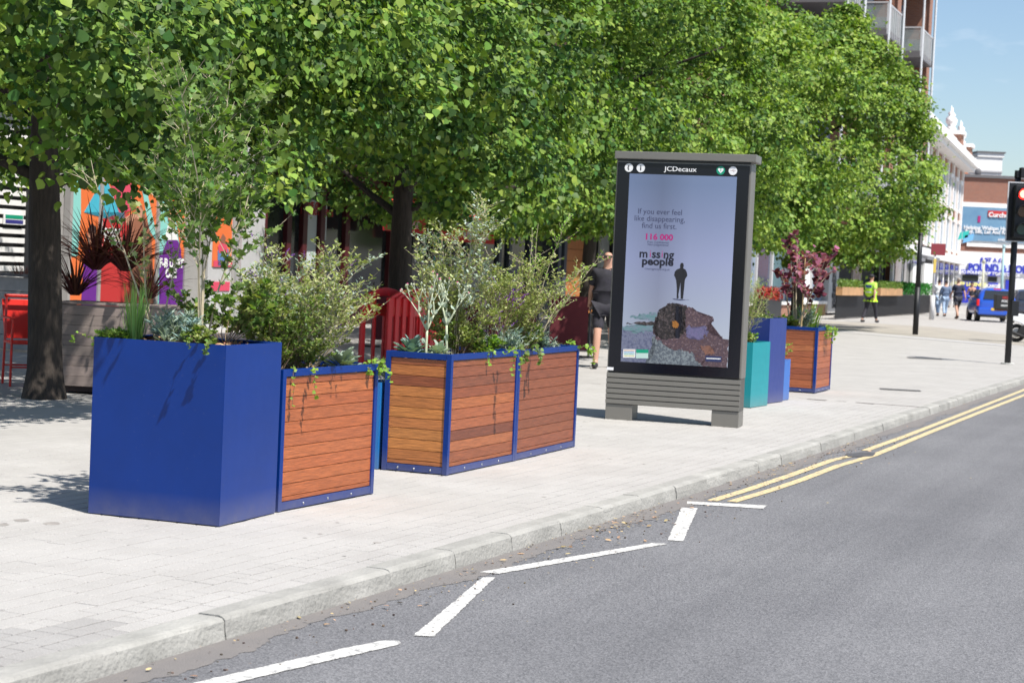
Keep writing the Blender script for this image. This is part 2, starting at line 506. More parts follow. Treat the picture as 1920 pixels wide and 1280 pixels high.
line_poly([(300, 1296), (500, 1249), (640, 1217), (716, 1202), (748, 1202), (754, 1206), (745, 1210), (600, 1243), (480, 1271), (372, 1300)], M_WHITEP)
line_poly([(905, 1083), (928, 1083), (813, 1194), (775, 1192)], M_WHITEP)
line_poly([(899, 1073), (1060, 1046), (1225, 1018), (1252, 1020), (1090, 1049), (935, 1076)], M_WHITEP)
line_poly([(1278, 952), (1308, 953), (1281, 1015), (1252, 1013)], M_WHITEP)
line_poly([(1288, 940), (1438, 948), (1431, 954), (1288, 945)], M_WHITEP)


def ribbon(cl, wpx, mt):
    P = [G(x, y, ROADZ) for x, y in cl]; vs = []
    for i, p in enumerate(P):
        t = (P[min(i + 1, len(P) - 1)] - P[max(i - 1, 0)]); t.z = 0; t.normalize()
        s_ = Vector((t.y, -t.x, 0)) * wpx / 2
        for sg in (-1, 1):
            q = p + s_ * sg; vs.append((q.x, q.y, ROADZ + .0045))
    MB().add(vs, [(2 * i, 2 * i + 1, 2 * i + 3, 2 * i + 2) for i in range(len(P) - 1)]).build('painted_line', mt, road)


ribbon([(1335, 939), (1400, 919), (1480, 892), (1560, 863), (1596, 855)], .075, M_YELP)
ribbon([(1622, 845), (1700, 817), (1800, 778), (1920, 731), (1990, 704), (2120, 655)], .075, M_YELP)
ribbon([(1372, 941), (1440, 921), (1500, 901), (1570, 874), (1635, 855), (1670, 841), (1740, 812), (1830, 776), (1920, 741), (1990, 714), (2120, 665)], .075, M_YELP)
# patch where the yellow line is broken
line_poly([(1585, 852), (1615, 848), (1642, 850), (1636, 856), (1590, 857)], mat('tar_patch', (0.07, .07, .075), .8, var=.3, vscale=20), .006)

# pavement sheet
SP0, SP1 = -1.2, 17.5      # zone laid with real pavers, arc length
POFF0, POFF1 = -0.135, -4.6
mb = MB(); vs = []; fs = []
N = 120
for i in range(N + 1):
    s = -13 + (240 + 13) * (i / N) ** 1.6
    a = kpt(s, -.13); b = Vector((a.x - 26, a.y + 10))
    vs += [(a.x, a.y, -.0065), (b.x, b.y, -.0065), (a.x, a.y, ROADZ - .02)]
for i in range(N):
    fs.append((3 * i, 3 * i + 3, 3 * i + 4, 3 * i + 1)); fs.append((3 * i + 2, 3 * i + 5, 3 * i + 3, 3 * i))
pavement = mb.add(vs, fs).build('pavement', M_PAVE)
tag(pavement, kind='structure')
# sand bed under the loose pavers
strip(SP0, SP1, POFF1, POFF0, -.0052, .3).build('joint_bed', M_SAND, pavement)

# pavers: rows parallel to the kerb
pav = []
row = 0; off = POFF0
while off > POFF1:
    wd = .12 if row > 3 else .105
    ln = .24 if row > 3 else .21
    s = SP0 + (random.random() * ln)
    while s < SP1 - ln:
        l2 = ln * random.choice((1, 1, 1, 1.5) if row > 3 else (.5, .5, 1))
        pav.append((s + .0035, min(s + l2, SP1) - .0035, off - .0048, off - wd + .0048)); s += l2
    off -= wd; row += 1
cnt = [0]


def paver_geo(mb, q):
    s0, s1, o0, o1 = q
    z = random.uniform(-.0008, .0008)
    c = [kpt(s0, o0), kpt(s1, o0), kpt(s1, o1), kpt(s0, o1)]
    ce = sum(c, Vector((0, 0))) / 4
    top = [(ce.x + (p.x - ce.x) * .97, ce.y + (p.y - ce.y) * .97, z) for p in c]
    bot = [(p.x, p.y, z - .012) for p in c]
    mid = [(p.x, p.y, z - .0022) for p in c]
    mb.add(top + mid + bot, [(0, 1, 2, 3)] + [(4 + i, 4 + (i + 1) % 4, (i + 1) % 4, i) for i in range(4)] + [(8 + i, 8 + (i + 1) % 4, 4 + (i + 1) % 4, 4 + i) for i in range(4)])


_VC = (Vector((0, 0, CAMH)))


def inview(p, mg=0):
    v = np.array(p) - _C; k = v @ _F
    if k < .5: return False
    x = 960 + FPX * (v @ _CR) / k; y = 640 - FPX * (v @ _CU) / k
    return -mg < x < 1920 + mg and -mg < y < 1280 + mg


vis = []; rest = []
for q in pav:
    c = kpt((q[0] + q[1]) / 2, (q[2] + q[3]) / 2)
    (vis if inview((c.x, c.y, 0)) else rest).append((math.hypot(c.x, c.y), q))
vis.sort(key=lambda t: t[0])
mgrey = lambda q: q[0] < .78 + .25 * ((q[2] // .36) % 2)
for d, q in vis[:290]:
    mb = MB(); paver_geo(mb, q)
    mb.build('paver', M_PAVER2 if mgrey(q) else M_PAVER, pavement)
mb = MB()
for d, q in vis[290:] + rest:
    mb.cur = 1 if mgrey(q) else 0
    paver_geo(mb, q)
o = mb.build('paver_field', [M_PAVER, M_PAVER2], pavement); o['kind'] = 'stuff'

# kerb stones
kerb = strip(-9, 60, -.12, .0, -.03, .4).build('kerb', M_SAND)
tag(kerb, kind='structure')
prof = [(-.130, -.09), (-.130, .003), (-.03, .004), (-.010, -.002), (-.001, -.014), (.006, -.05), (.010, -.088), (.010, -.10)]
s = -9.3
KL = .72
while s < 60:
    L_ = KL
    mb = MB(); vs = []; n = 5
    dz = random.uniform(-.003, .003); do = random.uniform(-.003, .003)
    for i in range(n):
        ss = s + .0022 + (L_ - .0044) * i / (n - 1)
        for (o_, z_) in prof:
            chip = random.uniform(-.0025, .0025) if -.04 < o_ < .009 else 0
            p = kpt(ss, o_ + do + chip); vs.append((p.x, p.y, z_ + dz + chip * .6))
    k = len(prof)
    fs = [(i * k + j, i * k + j + 1, (i + 1) * k + j + 1, (i + 1) * k + j) for i in range(n - 1) for j in range(k - 1)]
    fs += [tuple(range(k)), tuple((n - 1) * k + j for j in range(k - 1, -1, -1))]
    mb.add(vs, fs).build('kerb_stone', M_KERB, kerb)
    s += L_

# tan strip of the side turning and its pale edging
M_TAN = mat('tan_setts', (0.36, 0.33, 0.28), .9, col2=(0.27, .25, .22), vscale=1.2, bump=.2)
def gpoly(name, pts, z, mt, parent):
    vs = []
    for q in pts:
        p = G(q[0], q[1], 0); vs.append((p.x, p.y, z))
    return MB().add(vs, [tuple(range(len(vs)))]).build(name, mt, parent)


gpoly('crossing_strip', [(1500, 598), (1745, 612), (1895, 628), (1960, 634), (1960, 652), (1890, 645), (1740, 632), (1560, 616), (1480, 612)], -.002, M_TAN, pavement)
gpoly('edging_strip', [(1500, 614.5), (1740, 633.5), (1890, 646), (1890, 648.5), (1740, 636), (1500, 616.5)], .0005, mat('pale_edging', (.42, .41, .40), .8, var=.1), pavement)
M_IRON = mat('cast_iron', (.12, .115, .11), .6, var=.3)
gpoly('drain_cover', [(1648, 727), (1724, 731), (1728, 733.5), (1652, 729.5)], .001, M_IRON, pavement)
gpoly('drain_cover', [(1700, 669), (1765, 672), (1768, 674), (1703, 671)], .001, M_IRON, pavement)
# old stains
M_ST = mat('old_stain', (.27, .25, .23), .9, var=.2, vscale=9)
for (x, y, a_, b_) in ((40, 975, 15, 2.6), (98, 981, 17, 3), (5, 983, 12, 2.5), (707, 1017, 8, 1.6), (600, 1001, 5, 1.2)):
    gpoly('stain', [(x + a_ * math.cos(t) * random.uniform(.8, 1.1), y + b_ * math.sin(t)) for t in np.arange(0, 6.2, .5)], .0012, M_ST, pavement)

mbg = MB()
for i in range(70):
    s_ = random.uniform(0, 13); p = kpt(s_, -.2 - random.random() ** .7 * 3.4); r_ = random.uniform(.007, .02); k0 = random.random() * 6
    mbg.add([(p.x + r_ * math.cos(k0 + q), p.y + r_ * .8 * math.sin(k0 + q), .0016) for q in (0, 1, 2, 3, 4, 5)], [(0, 1, 2, 3, 4, 5)])
mbg.build('gum_spot', mat('gum_spot', (.20, .185, .17), .9, islandvar=.5), pavement)['kind'] = 'stuff'
# grit and dry leaves along the gutter
mb = MB()
pos = []; ax = []; nn = []; sz = []
for i in range(900):
    t = random.random()
    s = random.choice([random.uniform(-1, 30), random.gauss(9.5, 1.2), random.gauss(6, .5), random.gauss(12, 1.2), random.gauss(3.6, 1.5)])
    p = kpt(s, .02 + abs(random.gauss(0, .16 if t < .8 else .45)))
    pos.append((p.x, p.y, ROADZ + .006 + random.random() * .01)); a = random.random() * 2 * PI
    ax.append((math.cos(a), math.sin(a), random.uniform(-.05, .3))); nn.append((random.uniform(-.5, .5), random.uniform(-.5, .5), 1))
    sz.append(random.uniform(.006, .022) if random.random() < .8 else random.uniform(.02, .045))
o = leaf_obj('leaf_litter', pos, ax, nn, sz, 'oval', mat('dry_leaf', (.34, .24, .13), .8, islandvar=.6), None)
tag(o, kind='stuff')
pos = []; sz = []
mb = MB()
for i in range(260):
    s = random.uniform(-1, 14); p = kpt(s, .04 + abs(random.gauss(0, .3)))
    r = random.uniform(.003, .008)
    mb.ell((p.x, p.y, ROADZ + r * .6), (r, r * .8, r * .7), 5, 3)
o = mb.build('grit', mat('grit', (.11, .08, .06), .9, islandvar=.7)); tag(o, kind='stuff')

# ------------------------------------------------------------------ planters
M_BLUE = mat('blue_powder_coat', (0.001, 0.028, 0.185), .3, var=.07, vscale=3, bump=.02, bscale=240, spec=.32)
M_NAVY = mat('navy_powder_coat', (0.014, 0.035, 0.20), .3, var=.05, vscale=3, spec=.5)
M_TEAL = mat('teal_powder_coat', (0.0, 0.25, 0.29), .35, var=.05, spec=.5)
M_SKYB = mat('light_blue_powder_coat', (0.035, 0.14, 0.46), .35, var=.05, spec=.5)
M_MIDB = mat('mid_blue_powder_coat', (0.015, 0.15, 0.42), .38, var=.05, spec=.5)
M_WOOD = mat('planter_hardwood', (.4, .15, .07), .5, objcol=True, var=.34, vscale=4, stretch=(1.6, 1.6, 24), bump=.3, bscale=9)
M_STEEL = mat('steel_rivet', (.6, .6, .6), .3, metal=1)
M_MULCH = mat('bark_mulch', (.30, .17, .09), .95, islandvar=.6)
M_SOIL = mat('dark_soil', (.06, .04, .03), 1, var=.3, vscale=20)


def mulch(parent, a, b, z, n=500):
    pos = []; ax = []; nn = []; sz = []
    for i in range(n):
        pos.append((random.uniform(.04, a - .04), random.uniform(.04, b - .04), z + random.uniform(.0, .02)))
        t = random.random() * 6.28
        ax.append((math.cos(t), math.sin(t), random.uniform(-.2, .5))); nn.append((random.uniform(-.7, .7), random.uniform(-.7, .7), 1)); sz.append(random.uniform(.015, .05))
    leaf_obj('bark_mulch', pos, ax, nn, sz, 'oval', M_MULCH, parent)


def frame_of(p0, p1):
    """planter frame: origin at the front corner p0, local x towards p1"""
    d = (p1 - p0); return math.atan2(d.y, d.x), d.length


def add_dust(mt):
    n = mt.node_tree.nodes; L = mt.node_tree.links; bs = n['Principled BSDF']; src = bs.inputs['Base Color'].links[0].from_socket
    tc = n.new('ShaderNodeTexCoord'); sp = n.new('ShaderNodeSeparateXYZ'); L.new(tc.outputs['Object'], sp.inputs[0])
    nz = n.new('ShaderNodeTexNoise'); nz.inputs['Scale'].default_value = 9; nz.inputs['Detail'].default_value = 8; nz.inputs['Roughness'].default_value = .7; L.new(tc.outputs['Object'], nz.inputs['Vector'])
    mr = n.new('ShaderNodeMapRange'); mr.inputs['From Min'].default_value = .16; mr.inputs['From Max'].default_value = 0.0; mr.inputs['To Max'].default_value = .55; L.new(sp.outputs[2], mr.inputs['Value'])
    ml = n.new('ShaderNodeMath'); ml.operation = 'MULTIPLY'; L.new(mr.outputs[0], ml.inputs[0]); L.new(nz.outputs['Fac'], ml.inputs[1])
    nz2 = n.new('ShaderNodeTexNoise'); nz2.inputs['Scale'].default_value = 55; nz2.inputs['Detail'].default_value = 4; L.new(tc.outputs['Object'], nz2.inputs['Vector'])
    m3 = n.new('ShaderNodeMapRange'); m3.inputs['From Min'].default_value = .66; m3.inputs['From Max'].default_value = .78; m3.inputs['To Max'].default_value = .18; L.new(nz2.outputs['Fac'], m3.inputs['Value'])
    ad_ = n.new('ShaderNodeMath'); L.new(ml.outputs[0], ad_.inputs[0]); L.new(m3.outputs[0], ad_.inputs[1])
    mx = n.new('ShaderNodeMixRGB'); mx.inputs[2].default_value = (.22, .2, .17, 1); L.new(ad_.outputs[0], mx.inputs[0]); L.new(src, mx.inputs[1]); L.new(mx.outputs[0], bs.inputs['Base Color'])
    r_ = n.new('ShaderNodeMapRange'); r_.inputs['To Min'].default_value = .26; r_.inputs['To Max'].default_value = .5; L.new(nz.outputs['Fac'], r_.inputs['Value']); L.new(r_.outputs[0], bs.inputs['Roughness'])


for _m in (M_BLUE, M_NAVY, M_TEAL, M_SKYB, M_MIDB): add_dust(_m)


def steel_planter(label, p0, ang, a, b, h, mt, group=None, mul=True, soil=.05):
    t = thing('steel_planter', label, 'planter', (p0.x, p0.y, 0), ang, group)
    g_ = .003
    MB().box(0, a, 0, .004, .006, h).build('side_panel', mt, t, bevel=.0012)
    MB().box(0, .004, .0045, b, .006, h).build('side_panel', mt, t, bevel=.0012)
    MB().box(a - .004, a, .0045, b, .006, h).build('side_panel', mt, t, bevel=.0012)
    MB().box(.0045, a - .0045, b - .004, b, .006, h).build('side_panel', mt, t, bevel=.0012)
    mb = MB(); r = .028
    mb.box(.005, a - .005, .005, r, h - .006, h - .002); mb.box(.005, a - .005, b - r, b - .005, h - .006, h - .002)
    mb.box(.005, r, r + .0005, b - r - .0005, h - .006, h - .002); mb.box(a - r, a - .005, r + .0005, b - r - .0005, h - .006, h - .002)
    mb.build('rim', mt, t)
    for (fx, fy) in ((.006, .006), (a - .03, .006), (.006, b - .03), (a - .03, b - .03)):
        MB().box(fx, fx + .024, fy, fy + .024, 0, .05).build('foot', mt, t)
    MB().box(.007, a - .007, .007, b - .007, h * .4, h - soil).build('soil', M_SOIL, t)
    if mul: mulch(t, a, b, h - soil, 520)
    return t


BOARDC = [(.42, .15, .07), (.46, .17, .075), (.39, .135, .065), (.45, .16, .08), (.36, .12, .06)]


def timber_planter(label, p0, ang, a, b, h, pal_x, pal_y, group=None, nb=11):
    t = thing('timber_planter', label, 'planter', (p0.x, p0.y, 0), ang, group)
    pw = .038
    for (x0, y0) in ((0, 0), (a - pw, 0), (0, b - pw), (a - pw, b - pw)):
        MB().box(x0, x0 + pw, y0, y0 + pw, .004, h).build('corner_post', M_BLUE, t, bevel=.002)
    for (z0, z1, nm) in ((.008, .055, 'bottom_rail'), (h - .042, h, 'top_rail')):
        MB().box(pw + .001, a - pw - .001, .002, .03, z0, z1).build(nm, M_BLUE, t, bevel=.0015)
        MB().box(pw + .001, a - pw - .001, b - .03, b - .002, z0, z1).build(nm, M_BLUE, t, bevel=.0015)
        MB().box(.002, .03, pw + .001, b - pw - .001, z0, z1).build(nm, M_BLUE, t, bevel=.0015)
        MB().box(a - .03, a - .002, pw + .001, b - pw - .001, z0, z1).build(nm, M_BLUE, t, bevel=.0015)
    zb0, zb1 = .057, h - .044
    # full boards .0775 high, cut ones at both ends
    hh = (zb1 - zb0) / (nb - 1.0)
    zs = [zb0] + [zb0 + hh * (.38 + i) for i in range(nb - 1)] + [zb1]
    i = 0
    for k in range(len(zs) - 1):
        if zs[k + 1] - zs[k] < .015: continue
        z0, z1 = zs[k] + .0018, zs[k + 1] - .0018
        for side in range(4):
            y_ = .010 + random.uniform(0, .0012)
            if side == 0: q = (pw, a - pw, y_, .026, z0, z1)
            if side == 1: q = (y_, .026, pw, b - pw, z0, z1)
            if side == 2: q = (pw, a - pw, b - .026, b - y_, z0, z1)
            if side == 3: q = (a - .026, a - y_, pw, b - pw, z0, z1)
            o = MB().box(*q).build('board', M_WOOD, t, bevel=.002)
            c = (pal_y if side == 1 else pal_x)
            c = c[k % len(c)]
            j = random.uniform(.93, 1.07)
            o.color = (c[0] * j * .86, c[1] * j * .74, c[2] * j * .52, 1)
    MB().box(.027, a - .027, .027, b - .027, .03, h - .05).build('liner', mat('liner', (.02, .02, .02), .9), t)
    mb = MB()
    for f_ in (.25, .5, .75):
        mb.ell((a * f_, .001, .03), (.008, .004, .008), 8, 5)
        mb.ell((.001, b * f_, .03), (.004, .008, .008), 8, 5)
    mb.build('rivet', M_STEEL, t, smooth=True)['kind'] = 'stuff'
    mulch(t, a, b, h - .05, 620)
    return t


OR1 = [(.40, .13, .062), (.42, .14, .065), (.44, .15, .07), (.41, .135, .065), (.45, .155, .075), (.42, .14, .07), (.40, .13, .06), (.42, .14, .068), (.39, .125, .06), (.43, .15, .07), (.34, .11, .055)]
MX2 = [(.36, .13, .07), (.30, .105, .06), (.37, .14, .075), (.20, .07, .05), (.36, .125, .07), (.38, .13, .07), (.42, .15, .07), (.26, .085, .05), (.22, .08, .055), (.25, .09, .06), (.28, .10, .06)]
LT2 = [(.42, .17, .08), (.46, .19, .075), (.52, .23, .085), (.55, .25, .095), (.50, .21, .085), (.53, .235, .085), (.50, .21, .08), (.56, .24, .09), (.26, .085, .045), (.50, .20, .075), (.32, .11, .055)]
DK3 = [(.27, .095, .06), (.26, .09, .058), (.28, .10, .06), (.25, .088, .055), (.27, .095, .06), (.29, .10, .062), (.26, .09, .055), (.28, .098, .06), (.25, .085, .055), (.27, .09, .056), (.24, .08, .052)]
RD4 = [(.42, .14, .075), (.44, .15, .08), (.34, .11, .065), (.30, .095, .06), (.42, .14, .08), (.40, .13, .07), (.36, .12, .07), (.45, .17, .09), (.38, .13, .07), (.33, .11, .06), (.36, .12, .07)]

A, B, Cc = G(168, 962), G(411, 988), G(518, 962)
ang, L1 = frame_of(B, Cc)
GP = 'planters in the row along the pavement'
blue = steel_planter('tall plain bright blue steel planter, the largest, at the near left end of the row', B, ang, .655, .83, .99, M_BLUE, mul=True, soil=.03)
BLUE = (B, ang, .655, .83, .99)
W1a, W1b = G(521, 961), G(700, 926)
ang1, l1 = frame_of(W1a, W1b)
timber_planter('low timber planter of even orange boards pushed against the tall blue planter', W1a, ang1, l1, .52, .83, OR1, OR1, GP)
W2a, W2b, W2c = G(837, 892), G(965, 864.5), G(1078, 838)
ang2, l2 = frame_of(W2a, W2b)
timber_planter('timber planter with pale orange boards on its short end, behind a narrow gap', W2a, ang2, l2 - .004, .511, .85, MX2, LT2, GP)
ang3, l3 = frame_of(W2b, W2c)
timber_planter('dark brown timber planter, nearest to the advertising screen in the front row', W2b, ang3, l3, .511, .85, DK3, DK3, GP)
W4a, W4b = G(1528, 737), G(1570, 727)
ang4, l4 = frame_of(W4a, W4b)
timber_planter('timber planter standing alone beyond the screen with a purple leaved tree in it', W4a, ang4, 1.0, .82, .86, RD4, RD4, GP)
# steel planter in the gap behind
gap = G(707, 880); gp = gap
steel_planter('mid blue steel planter in the gap between the two timber planters', Vector((gp.x + .0, gp.y, 0)), ang2, .30, .35, .62, M_MIDB, None, mul=False)
angf = ang4 - .1
T1 = G(1406, 765)
steel_planter('teal steel planter half hidden behind the advertising screen', T1, angf, .60, .40, .745, M_TEAL, None, mul=False)
T2 = G(1436, 757.5)
steel_planter('tall navy steel planter between the teal and the light blue one', T2, angf, .62, .42, 1.01, M_NAVY, None, mul=False)
T3 = G(1458, 752.5)
steel_planter('low light blue steel planter beside the tall navy one', T3, angf, .42, .40, .50, M_SKYB, None, mul=False)

# ------------------------------------------------------------------ plants
M_STEM = mat('twig_brown', (.20, .14, .09), .8, var=.3, vscale=30)
M_STEMP = mat('twig_pale', (.42, .36, .25), .8, var=.2, vscale=30)
M_SILV = leafmat('leaf_silver', (.30, .37, .30), .2, .12, .8)
M_SILVB = leafmat('leaf_silver_blue', (.17, .26, .24), .25, .12, .7)
M_OLV = leafmat('leaf_olive', (.21, .25, .075), .35, .28)
M_OLVP = leafmat('leaf_pale_olive', (.34, .37, .16), .35, .25)
M_GRN = leafmat('leaf_green', (.13, .20, .05), .35, .32)
M_GRNB = leafmat('leaf_bright_green', (.20, .33, .05), .25, .35)
M_MAPLE = leafmat('leaf_maple', (.12, .19, .055), .45, .3)
M_PURP = leafmat('leaf_purple', (.13, .03, .055), .5, .25)
M_PURPL = leafmat('leaf_purple_light', (.30, .10, .16), .4, .25)
M_FLP = leafmat('flower_purple', (.20, .07, .34), .35, .2)
M_FLM = mat('flower_magenta', (.55, .03, .2), .6)
M_FELT = mat('felted_stem', (.44, .48, .33), .9, var=.15, vscale=30)
M_GRASS = leafmat('leaf_grass', (.20, .34, .10), .3, .3)
M_CORD = leafmat('leaf_cordyline', (.085, .028, .026), .4, .15)
M_RED = leafmat('flower_red', (.30, .03, .02), .3, .1)


def local_to_world(fr, u, v, z):
    p0, an, a, b, h = fr
    return Vector((p0.x + math.cos(an) * u * a - math.sin(an) * v * b, p0.y + math.sin(an) * u * a + math.cos(an) * v * b, z))


def stem_path(p, d, length, nseg, droop=0.0, wander=.2):
    pts = [Vector(p)]; d = Vector(d).normalized()
    for i in range(nseg):
        d = (d + Vector((random.gauss(0, wander), random.gauss(0, wander), random.gauss(0, wander * .5))) * .5 + Vector((0, 0, -droop))).normalized()
        pts.append(pts[-1] + d * length / nseg)
    return pts


def airy_shrub(name, label, cat, base, h, spread, nst, leafsize, kind, mats, twigmat=None, branch=5, leafgap=.03, flowers=None, group=None,
               rad=.006, lean=(0, 0), sides=4, sub=True, droop=.02, upbias=.2, leafn=(2), start=.25, blen=1.0):
    """stems from one base, side branches, leaves along them; leaves are split between the given leaf materials"""
    t = thing(name, label, cat, base, 0, group)
    mb = MB(); LP = [[] for _ in mats]; FP = []
    for i in range(nst):
        a = random.random() * 2 * PI; sp = random.random() ** .6 * spread
        hh = h * random.uniform(.62, 1.0)
        d = Vector((math.cos(a) * sp + lean[0], math.sin(a) * sp + lean[1], hh)).normalized()
        b0 = Vector((math.cos(a) * .05 * random.random(), math.sin(a) * .05 * random.random(), 0))
        pts = stem_path(b0, d, hh, 8, droop, .16)
        mb.tube(pts, [rad * (1 - .75 * k / 8) for k in range(9)], sides, False)
        tw = [(pts, start)]
        for j in range(branch):
            k = random.randint(max(2, int(start * 8)), 7); q = pts[k].lerp(pts[k + 1], random.random())
            aa = random.random() * 2 * PI
            dd = (pts[k + 1] - pts[k]).normalized() * .8 + Vector((math.cos(aa), math.sin(aa), upbias)) * .9
            ln = blen * hh * random.uniform(.15, .38) * (1.25 - k / 9)
            p2 = stem_path(q, dd, ln, 5, droop, .2)
            mb.tube(p2, [rad * .5 * (1 - .7 * m_ / 5) for m_ in range(6)], 3, False)
            tw.append((p2, 0))
            if sub:
                for _ in range(2):
                    k2 = random.randint(1, 4); aa = random.random() * 6.28
                    p3 = stem_path(p2[k2], (p2[k2 + 1] - p2[k2]).normalized() + Vector((math.cos(aa), math.sin(aa), .2)) * .8, ln * .5, 3, droop, .2)
                    mb.tube(p3, [rad * .3, rad * .25, rad * .2, rad * .1], 3, False)
                    tw.append((p3, 0))
        mi = i % len(mats)
        for (pp, st) in tw:
            for k in range(len(pp) - 1):
                if k / len(pp) < st: continue
                seg = pp[k + 1] - pp[k]; m_ = max(1, int(seg.length / leafgap))
                for e in range(m_):
                    q = pp[k].lerp(pp[k + 1], (e + random.random()) / m_)
                    for _ in range(leafn):
                        aa = random.random() * 6.28
                        ax_ = seg.normalized() * .6 + Vector((math.cos(aa), math.sin(aa), random.uniform(-.1, .5)))
                        LP[mi if random.random() < .75 else random.randrange(len(mats))].append((q, ax_, leafsize * random.uniform(.55, 1.2)))
            if flowers and random.random() < flowers[1]:
                FP.append((pp[-1], (pp[-1] - pp[-2]).normalized()))
    mb.build('stem', twigmat or M_STEM, t)
    for i, m_ in enumerate(mats):
        if not LP[i]: continue
        P = np.array([q[0] for q in LP[i]]); X = np.array([q[1] for q in LP[i]]); S = np.array([q[2] for q in LP[i]])
        NN = RNG.normal(0, .5, P.shape) + np.array([0.1, -.1, .8])
        leaf_obj('foliage', P, X, NN, S, kind, m_, t)
    if FP:
        pos = []; ax = []
        for q, d in FP:
            for k in range(flowers[3]):
                u = random.random(); aa = random.random() * 6.28
                pos.append(q + d * (u - .5) * flowers[4]); ax.append(Vector((math.cos(aa), math.sin(aa), .5)) + d)
        leaf_obj('flower', pos, ax, RNG.normal(0, 1, (len(pos), 3)), [flowers[2]] * len(pos), 'oval', flowers[0], t)
    return t


def tuft(name, label, cat, base, h, n, wd, mt, spread=.35, droop=.25, seg=6, group=None, r0=.05, part='blade', stuff=True, indiv=False):
    t = thing(name, label, cat, base, 0, group)
    big = MB()
    for i in range(n):
        a = random.random() * 6.283; sp = random.random() ** .7 * spread
        p = Vector((math.cos(a) * r0 * random.random(), math.sin(a) * r0 * random.random(), 0)); d = Vector((math.cos(a) * sp, math.sin(a) * sp, 1)).normalized()
        L_ = h * random.uniform(.55, 1.05); side = Vector((-math.sin(a), math.cos(a), 0)); vs = []
        for k in range(seg + 1):
            u = k / seg; ww = wd * (1 - u ** 2.2) * .5 + .0004
            nv_ = d.cross(side).normalized() * ww * .45
            vs += [p - side * ww + nv_, p.copy(), p + side * ww + nv_]
            d = (d + Vector((math.cos(a) * .5 * droop, math.sin(a) * .5 * droop, -droop * u * sp * 2.2)) * .35).normalized(); p = p + d * L_ / seg
        fs = []
        for k in range(seg):
            fs += [(3 * k, 3 * k + 1, 3 * k + 4, 3 * k + 3), (3 * k + 1, 3 * k + 2, 3 * k + 5, 3 * k + 4)]
        if indiv: MB().add(vs, fs).build(part, mt, t, smooth=True)
        else: big.add(vs, fs)
    if not indiv:
        o = big.build(part, mt, t, smooth=True)
        if stuff: o['kind'] = 'stuff'
    return t


def rosette(name, label, cat, base, r, n, mt, size=.12, group=None, up=.7):
    t = thing(name, label, cat, base, 0, group)
    n = int(n * 1.9); size *= .78
    for i in range(n):
        a = i * 2.4 + random.random() * .9; u = i / n
        el = up * (1.25 - u) + random.uniform(-.1, .15)
        ax_ = Vector((math.cos(a) * math.cos(el), math.sin(a) * math.cos(el), math.sin(el)))
        p = Vector((math.cos(a) * r * u * .35, math.sin(a) * r * u * .35, .01 + (1 - u) * .05))
        n_ = Vector((-math.cos(a) * math.sin(el), -math.sin(a) * math.sin(el), math.cos(el)))
        leaf_obj('leaf', [p], [ax_], [n_], [size * random.uniform(.75, 1.1)], 'sage', mt, t, stuff=False)
    return t


def trailer(label, base, d, n, mt, size=.035, drop=.35, group=None, kind='heart', out=.12):
    """ivy-like strands that creep over a planter's edge and hang"""
    t = thing('trailing_plant', label, 'trailing plant', base, 0, group)
    mb = MB(); P = []; X = []; S = []
    for i in range(n):
        p = Vector((random.uniform(-.08, .08), random.uniform(-.08, .08), .02)); dd = Vector((d[0] + random.gauss(0, .3), d[1] + random.gauss(0, .3), .35)).normalized()
        pts = [p.copy()]; dr = drop * random.uniform(.3, 1.1)
        for k in range(9):
            p = p + dd * (.035 if k < 4 else dr / 5); pts.append(p.copy())
            if k >= 2: dd = (dd + Vector((0, 0, -.9))).normalized()
            dd = (dd + Vector((random.gauss(0, .12), random.gauss(0, .12), 0))).normalized()
        mb.tube(pts, .0016, 3, False)
        for q in pts[1:]:
            for _ in range(2):
                a = random.random() * 6.28
                P.append(q); X.append((math.cos(a), math.sin(a), random.uniform(-.5, .3))); S.append(size * random.uniform(.6, 1.2))
    mb.build('stem', M_STEM, t)
    leaf_obj('foliage', P, X, RNG.normal(0, .5, (len(P), 3)) + np.array([.2, -.6, .6]), S, kind, mt, t)
    return t


ZB = .96
def bp_(u, v): return local_to_world(BLUE, u, v, ZB)
# in the tall blue planter (u along the right-hand face, v along the left-hand one)
tuft('grass_tuft', 'upright bright green grass tuft near the left corner of the tall blue planter', 'grass', bp_(.2, .78), .36, 90, .006, M_GRASS, .22, .1, r0=.05)
airy_shrub('silver_herb', 'low silvery blue bushy herb in the middle of the tall blue planter', 'shrub', bp_(.28, .5), .20, .17, 46, .055, 'lance', [M_SILVB, M_SILV], M_FELT, branch=2, leafgap=.012, sub=False, leafn=2, rad=.003)
airy_shrub('young_maple', 'tall multi stemmed sapling with lobed leaves rising from the blue planter', 'sapling', bp_(.5, .42), 1.85, .40, 5, .058, 'maple', [M_MAPLE, M_GRN, M_MAPLE], M_STEMP, branch=11, leafgap=.046, rad=.0065, leafn=2, lean=(.12, 0), droop=.01, upbias=.3, start=.3, blen=1.15)
airy_shrub('young_maple', 'thin leaning sapling with sparse pale leaves left of the tall one', 'sapling', bp_(.4, .68), 1.15, .16, 3, .036, 'maple', [M_MAPLE, M_OLVP], M_STEMP, branch=5, leafgap=.05, rad=.007, lean=(-.28, 0), leafn=1, droop=0)
airy_shrub('leafy_shrub', 'bushy green lobed leaf growth at the right end of the blue planter', 'shrub', bp_(.78, .35), .46, .42, 15, .044, 'maple', [M_MAPLE, M_GRN, M_OLV], M_STEM, branch=5, leafgap=.045, rad=.003, leafn=1, blen=1.2)
